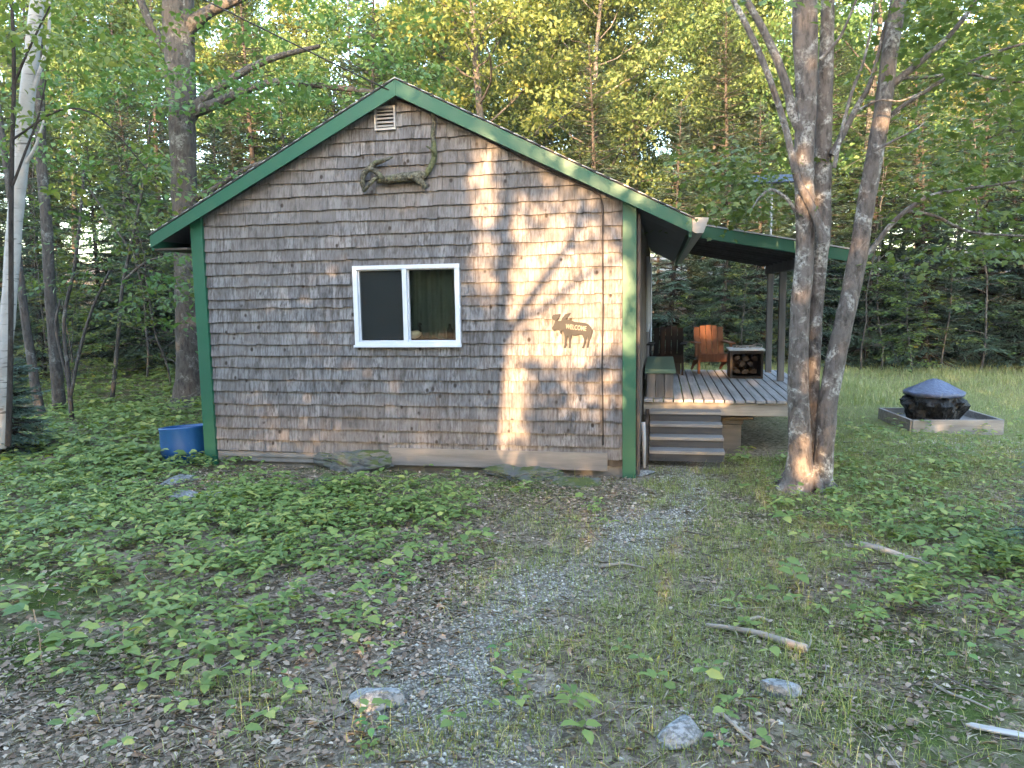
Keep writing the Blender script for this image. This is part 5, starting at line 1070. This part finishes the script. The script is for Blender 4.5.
sh3 = thing('sun_screen_tree', (14.5, -13.5, .4), 'wide unseen broadleaf screen added right of the slim tree to shade the lawn', 'tree', GR_S); w_ = TM(); w_.tube(smooth_line([(14.5, -13.5, .2), (14.4, -13.5, 3), (14.6, -13.4, 6), (14.5, -13.5, 8)], 3), np.linspace(.2, .05, 10), 8); link('trunk', w_.mesh('trunk'), BARK_GREY, sh3, True)
n = 46000; C = np.stack([rng.uniform(8.6, 21, n), rng.uniform(-16, -12, n), rng.uniform(.9, 8.5, n)], -1); px_, py_ = on_gable(C); k_ = lit(px_, py_) < .05; C = C[k_]; n = len(C)  # leaf block added to keep the sun off the lawn
V, Pp = scatter(KITE, C, rng.normal(0, 1, (n, 3)), rng.normal(0, .8, (n, 3)) + (0, -.6, .8), .2 * rng.uniform(.7, 1.2, n)); link('crown', mesh_np('crown', V, Pp), LF_MAPLE, sh3)
# ordinary trees further back, none in the gap
for x_, y_, p, s_ in ((-3.5, -14, P_C1, .9), (-6, -16, P_M1, 1.), (-9.5, -15, P_C1, 1.1), (-13, -17, P_M3, 1.), (-1.5, -20, P_C3, 1.), (-5, -23, P_M3, 1.), (-10, -22, P_C3, 1.1), (11.5, -14, P_C1, .9), (14, -16.5, P_M1, 1.), (17.5, -15, P_C1, 1.), (21, -17, P_M1, 1.), (12.2, -21, P_C3, .95), (16, -23, P_M3, 1.), (25, -18, P_C3, 1.), (-16, -13, P_C1, 1.), (1., -33, P_C3, .8), (-2, -31, P_M3, .9), (12, -33, P_C3, .8), (-17, -20, P_C3, 1.), (-21, -15, P_M1, 1.)):
    place(p, x_, y_, s_, 'tree at the clearing edge on the sunny side, facing the cabin', GR_S)

# ------------------------------------------------------------------ light, sky, camera
wd = bpy.data.worlds.new('World'); S.world = wd; wd.use_nodes = True; nt = wd.node_tree
bg = nt.nodes['Background'] if 'Background' in nt.nodes else nt.nodes.new('ShaderNodeBackground')
sky = nt.nodes.new('ShaderNodeTexSky'); sky.sky_type = 'NISHITA'; sky.sun_disc = False; sky.sun_elevation = SUN_EL; sky.sun_rotation = math.pi - math.atan2(-SUN[0], SUN[1]) * -1
sky.air_density = 1.; sky.dust_density = 1.3; sky.ozone_density = 1.
nt.links.new(sky.outputs[0], bg.inputs[0]); bg.inputs[1].default_value = .15
sl = bpy.data.lights.new('sun', 'SUN'); sl.energy = 2.8; sl.angle = R(.5); sl.color = (1., .62, .32)
so = bpy.data.objects.new('sun', sl); COL.objects.link(so); so.rotation_euler = Vector(SUN).to_track_quat('-Z', 'Y').to_euler(); so.location = (0, -20, 20)
cd = bpy.data.cameras.new('camera'); cd.sensor_width = 36; cd.lens = 36 * FPX / 1024; cd.clip_start = .05; cd.clip_end = 1000
co = bpy.data.objects.new('camera', cd); COL.objects.link(co)
mw = Matrix(((_r3[0], _u3[0], -_f2[0], CAM[0]), (_r3[1], _u3[1], -_f2[1], CAM[1]), (_r3[2], _u3[2], -_f2[2], CAM[2]), (0, 0, 0, 1))); co.matrix_world = mw
S.camera = co
S.view_settings.view_transform = 'Standard'; S.view_settings.look = 'None'; S.view_settings.exposure = 4.1; S.view_settings.gamma = 1
S.cycles.max_bounces = 7; S.cycles.diffuse_bounces = 4; S.cycles.transmission_bounces = 4; S.cycles.transparent_max_bounces = 8; S.cycles.glossy_bounces = 2
m = M('haze_air'); m.m.node_tree.nodes.remove(m.out); m.out = m.n('ShaderNodeOutputMaterial'); pv = m.n('ShaderNodeVolumePrincipled'); pv.inputs['Color'].default_value = (.9, .95, 1, 1); pv.inputs['Density'].default_value = HAZE; pv.inputs['Anisotropy'].default_value = .2; m.l(pv.outputs[0], m.out.inputs['Volume'])
b = MB(); b.box(-152, 152, -122, 172, -1.5, 24.); tag(b.build('haze', m.m), kind='stuff')
S.cycles.volume_bounces = 0; S.cycles.volume_step_rate = 4
S.cycles.sample_clamp_indirect = .3
S.cycles.use_denoising = True
try: S.cycles.denoiser = 'OPENIMAGEDENOISE'
except Exception: pass
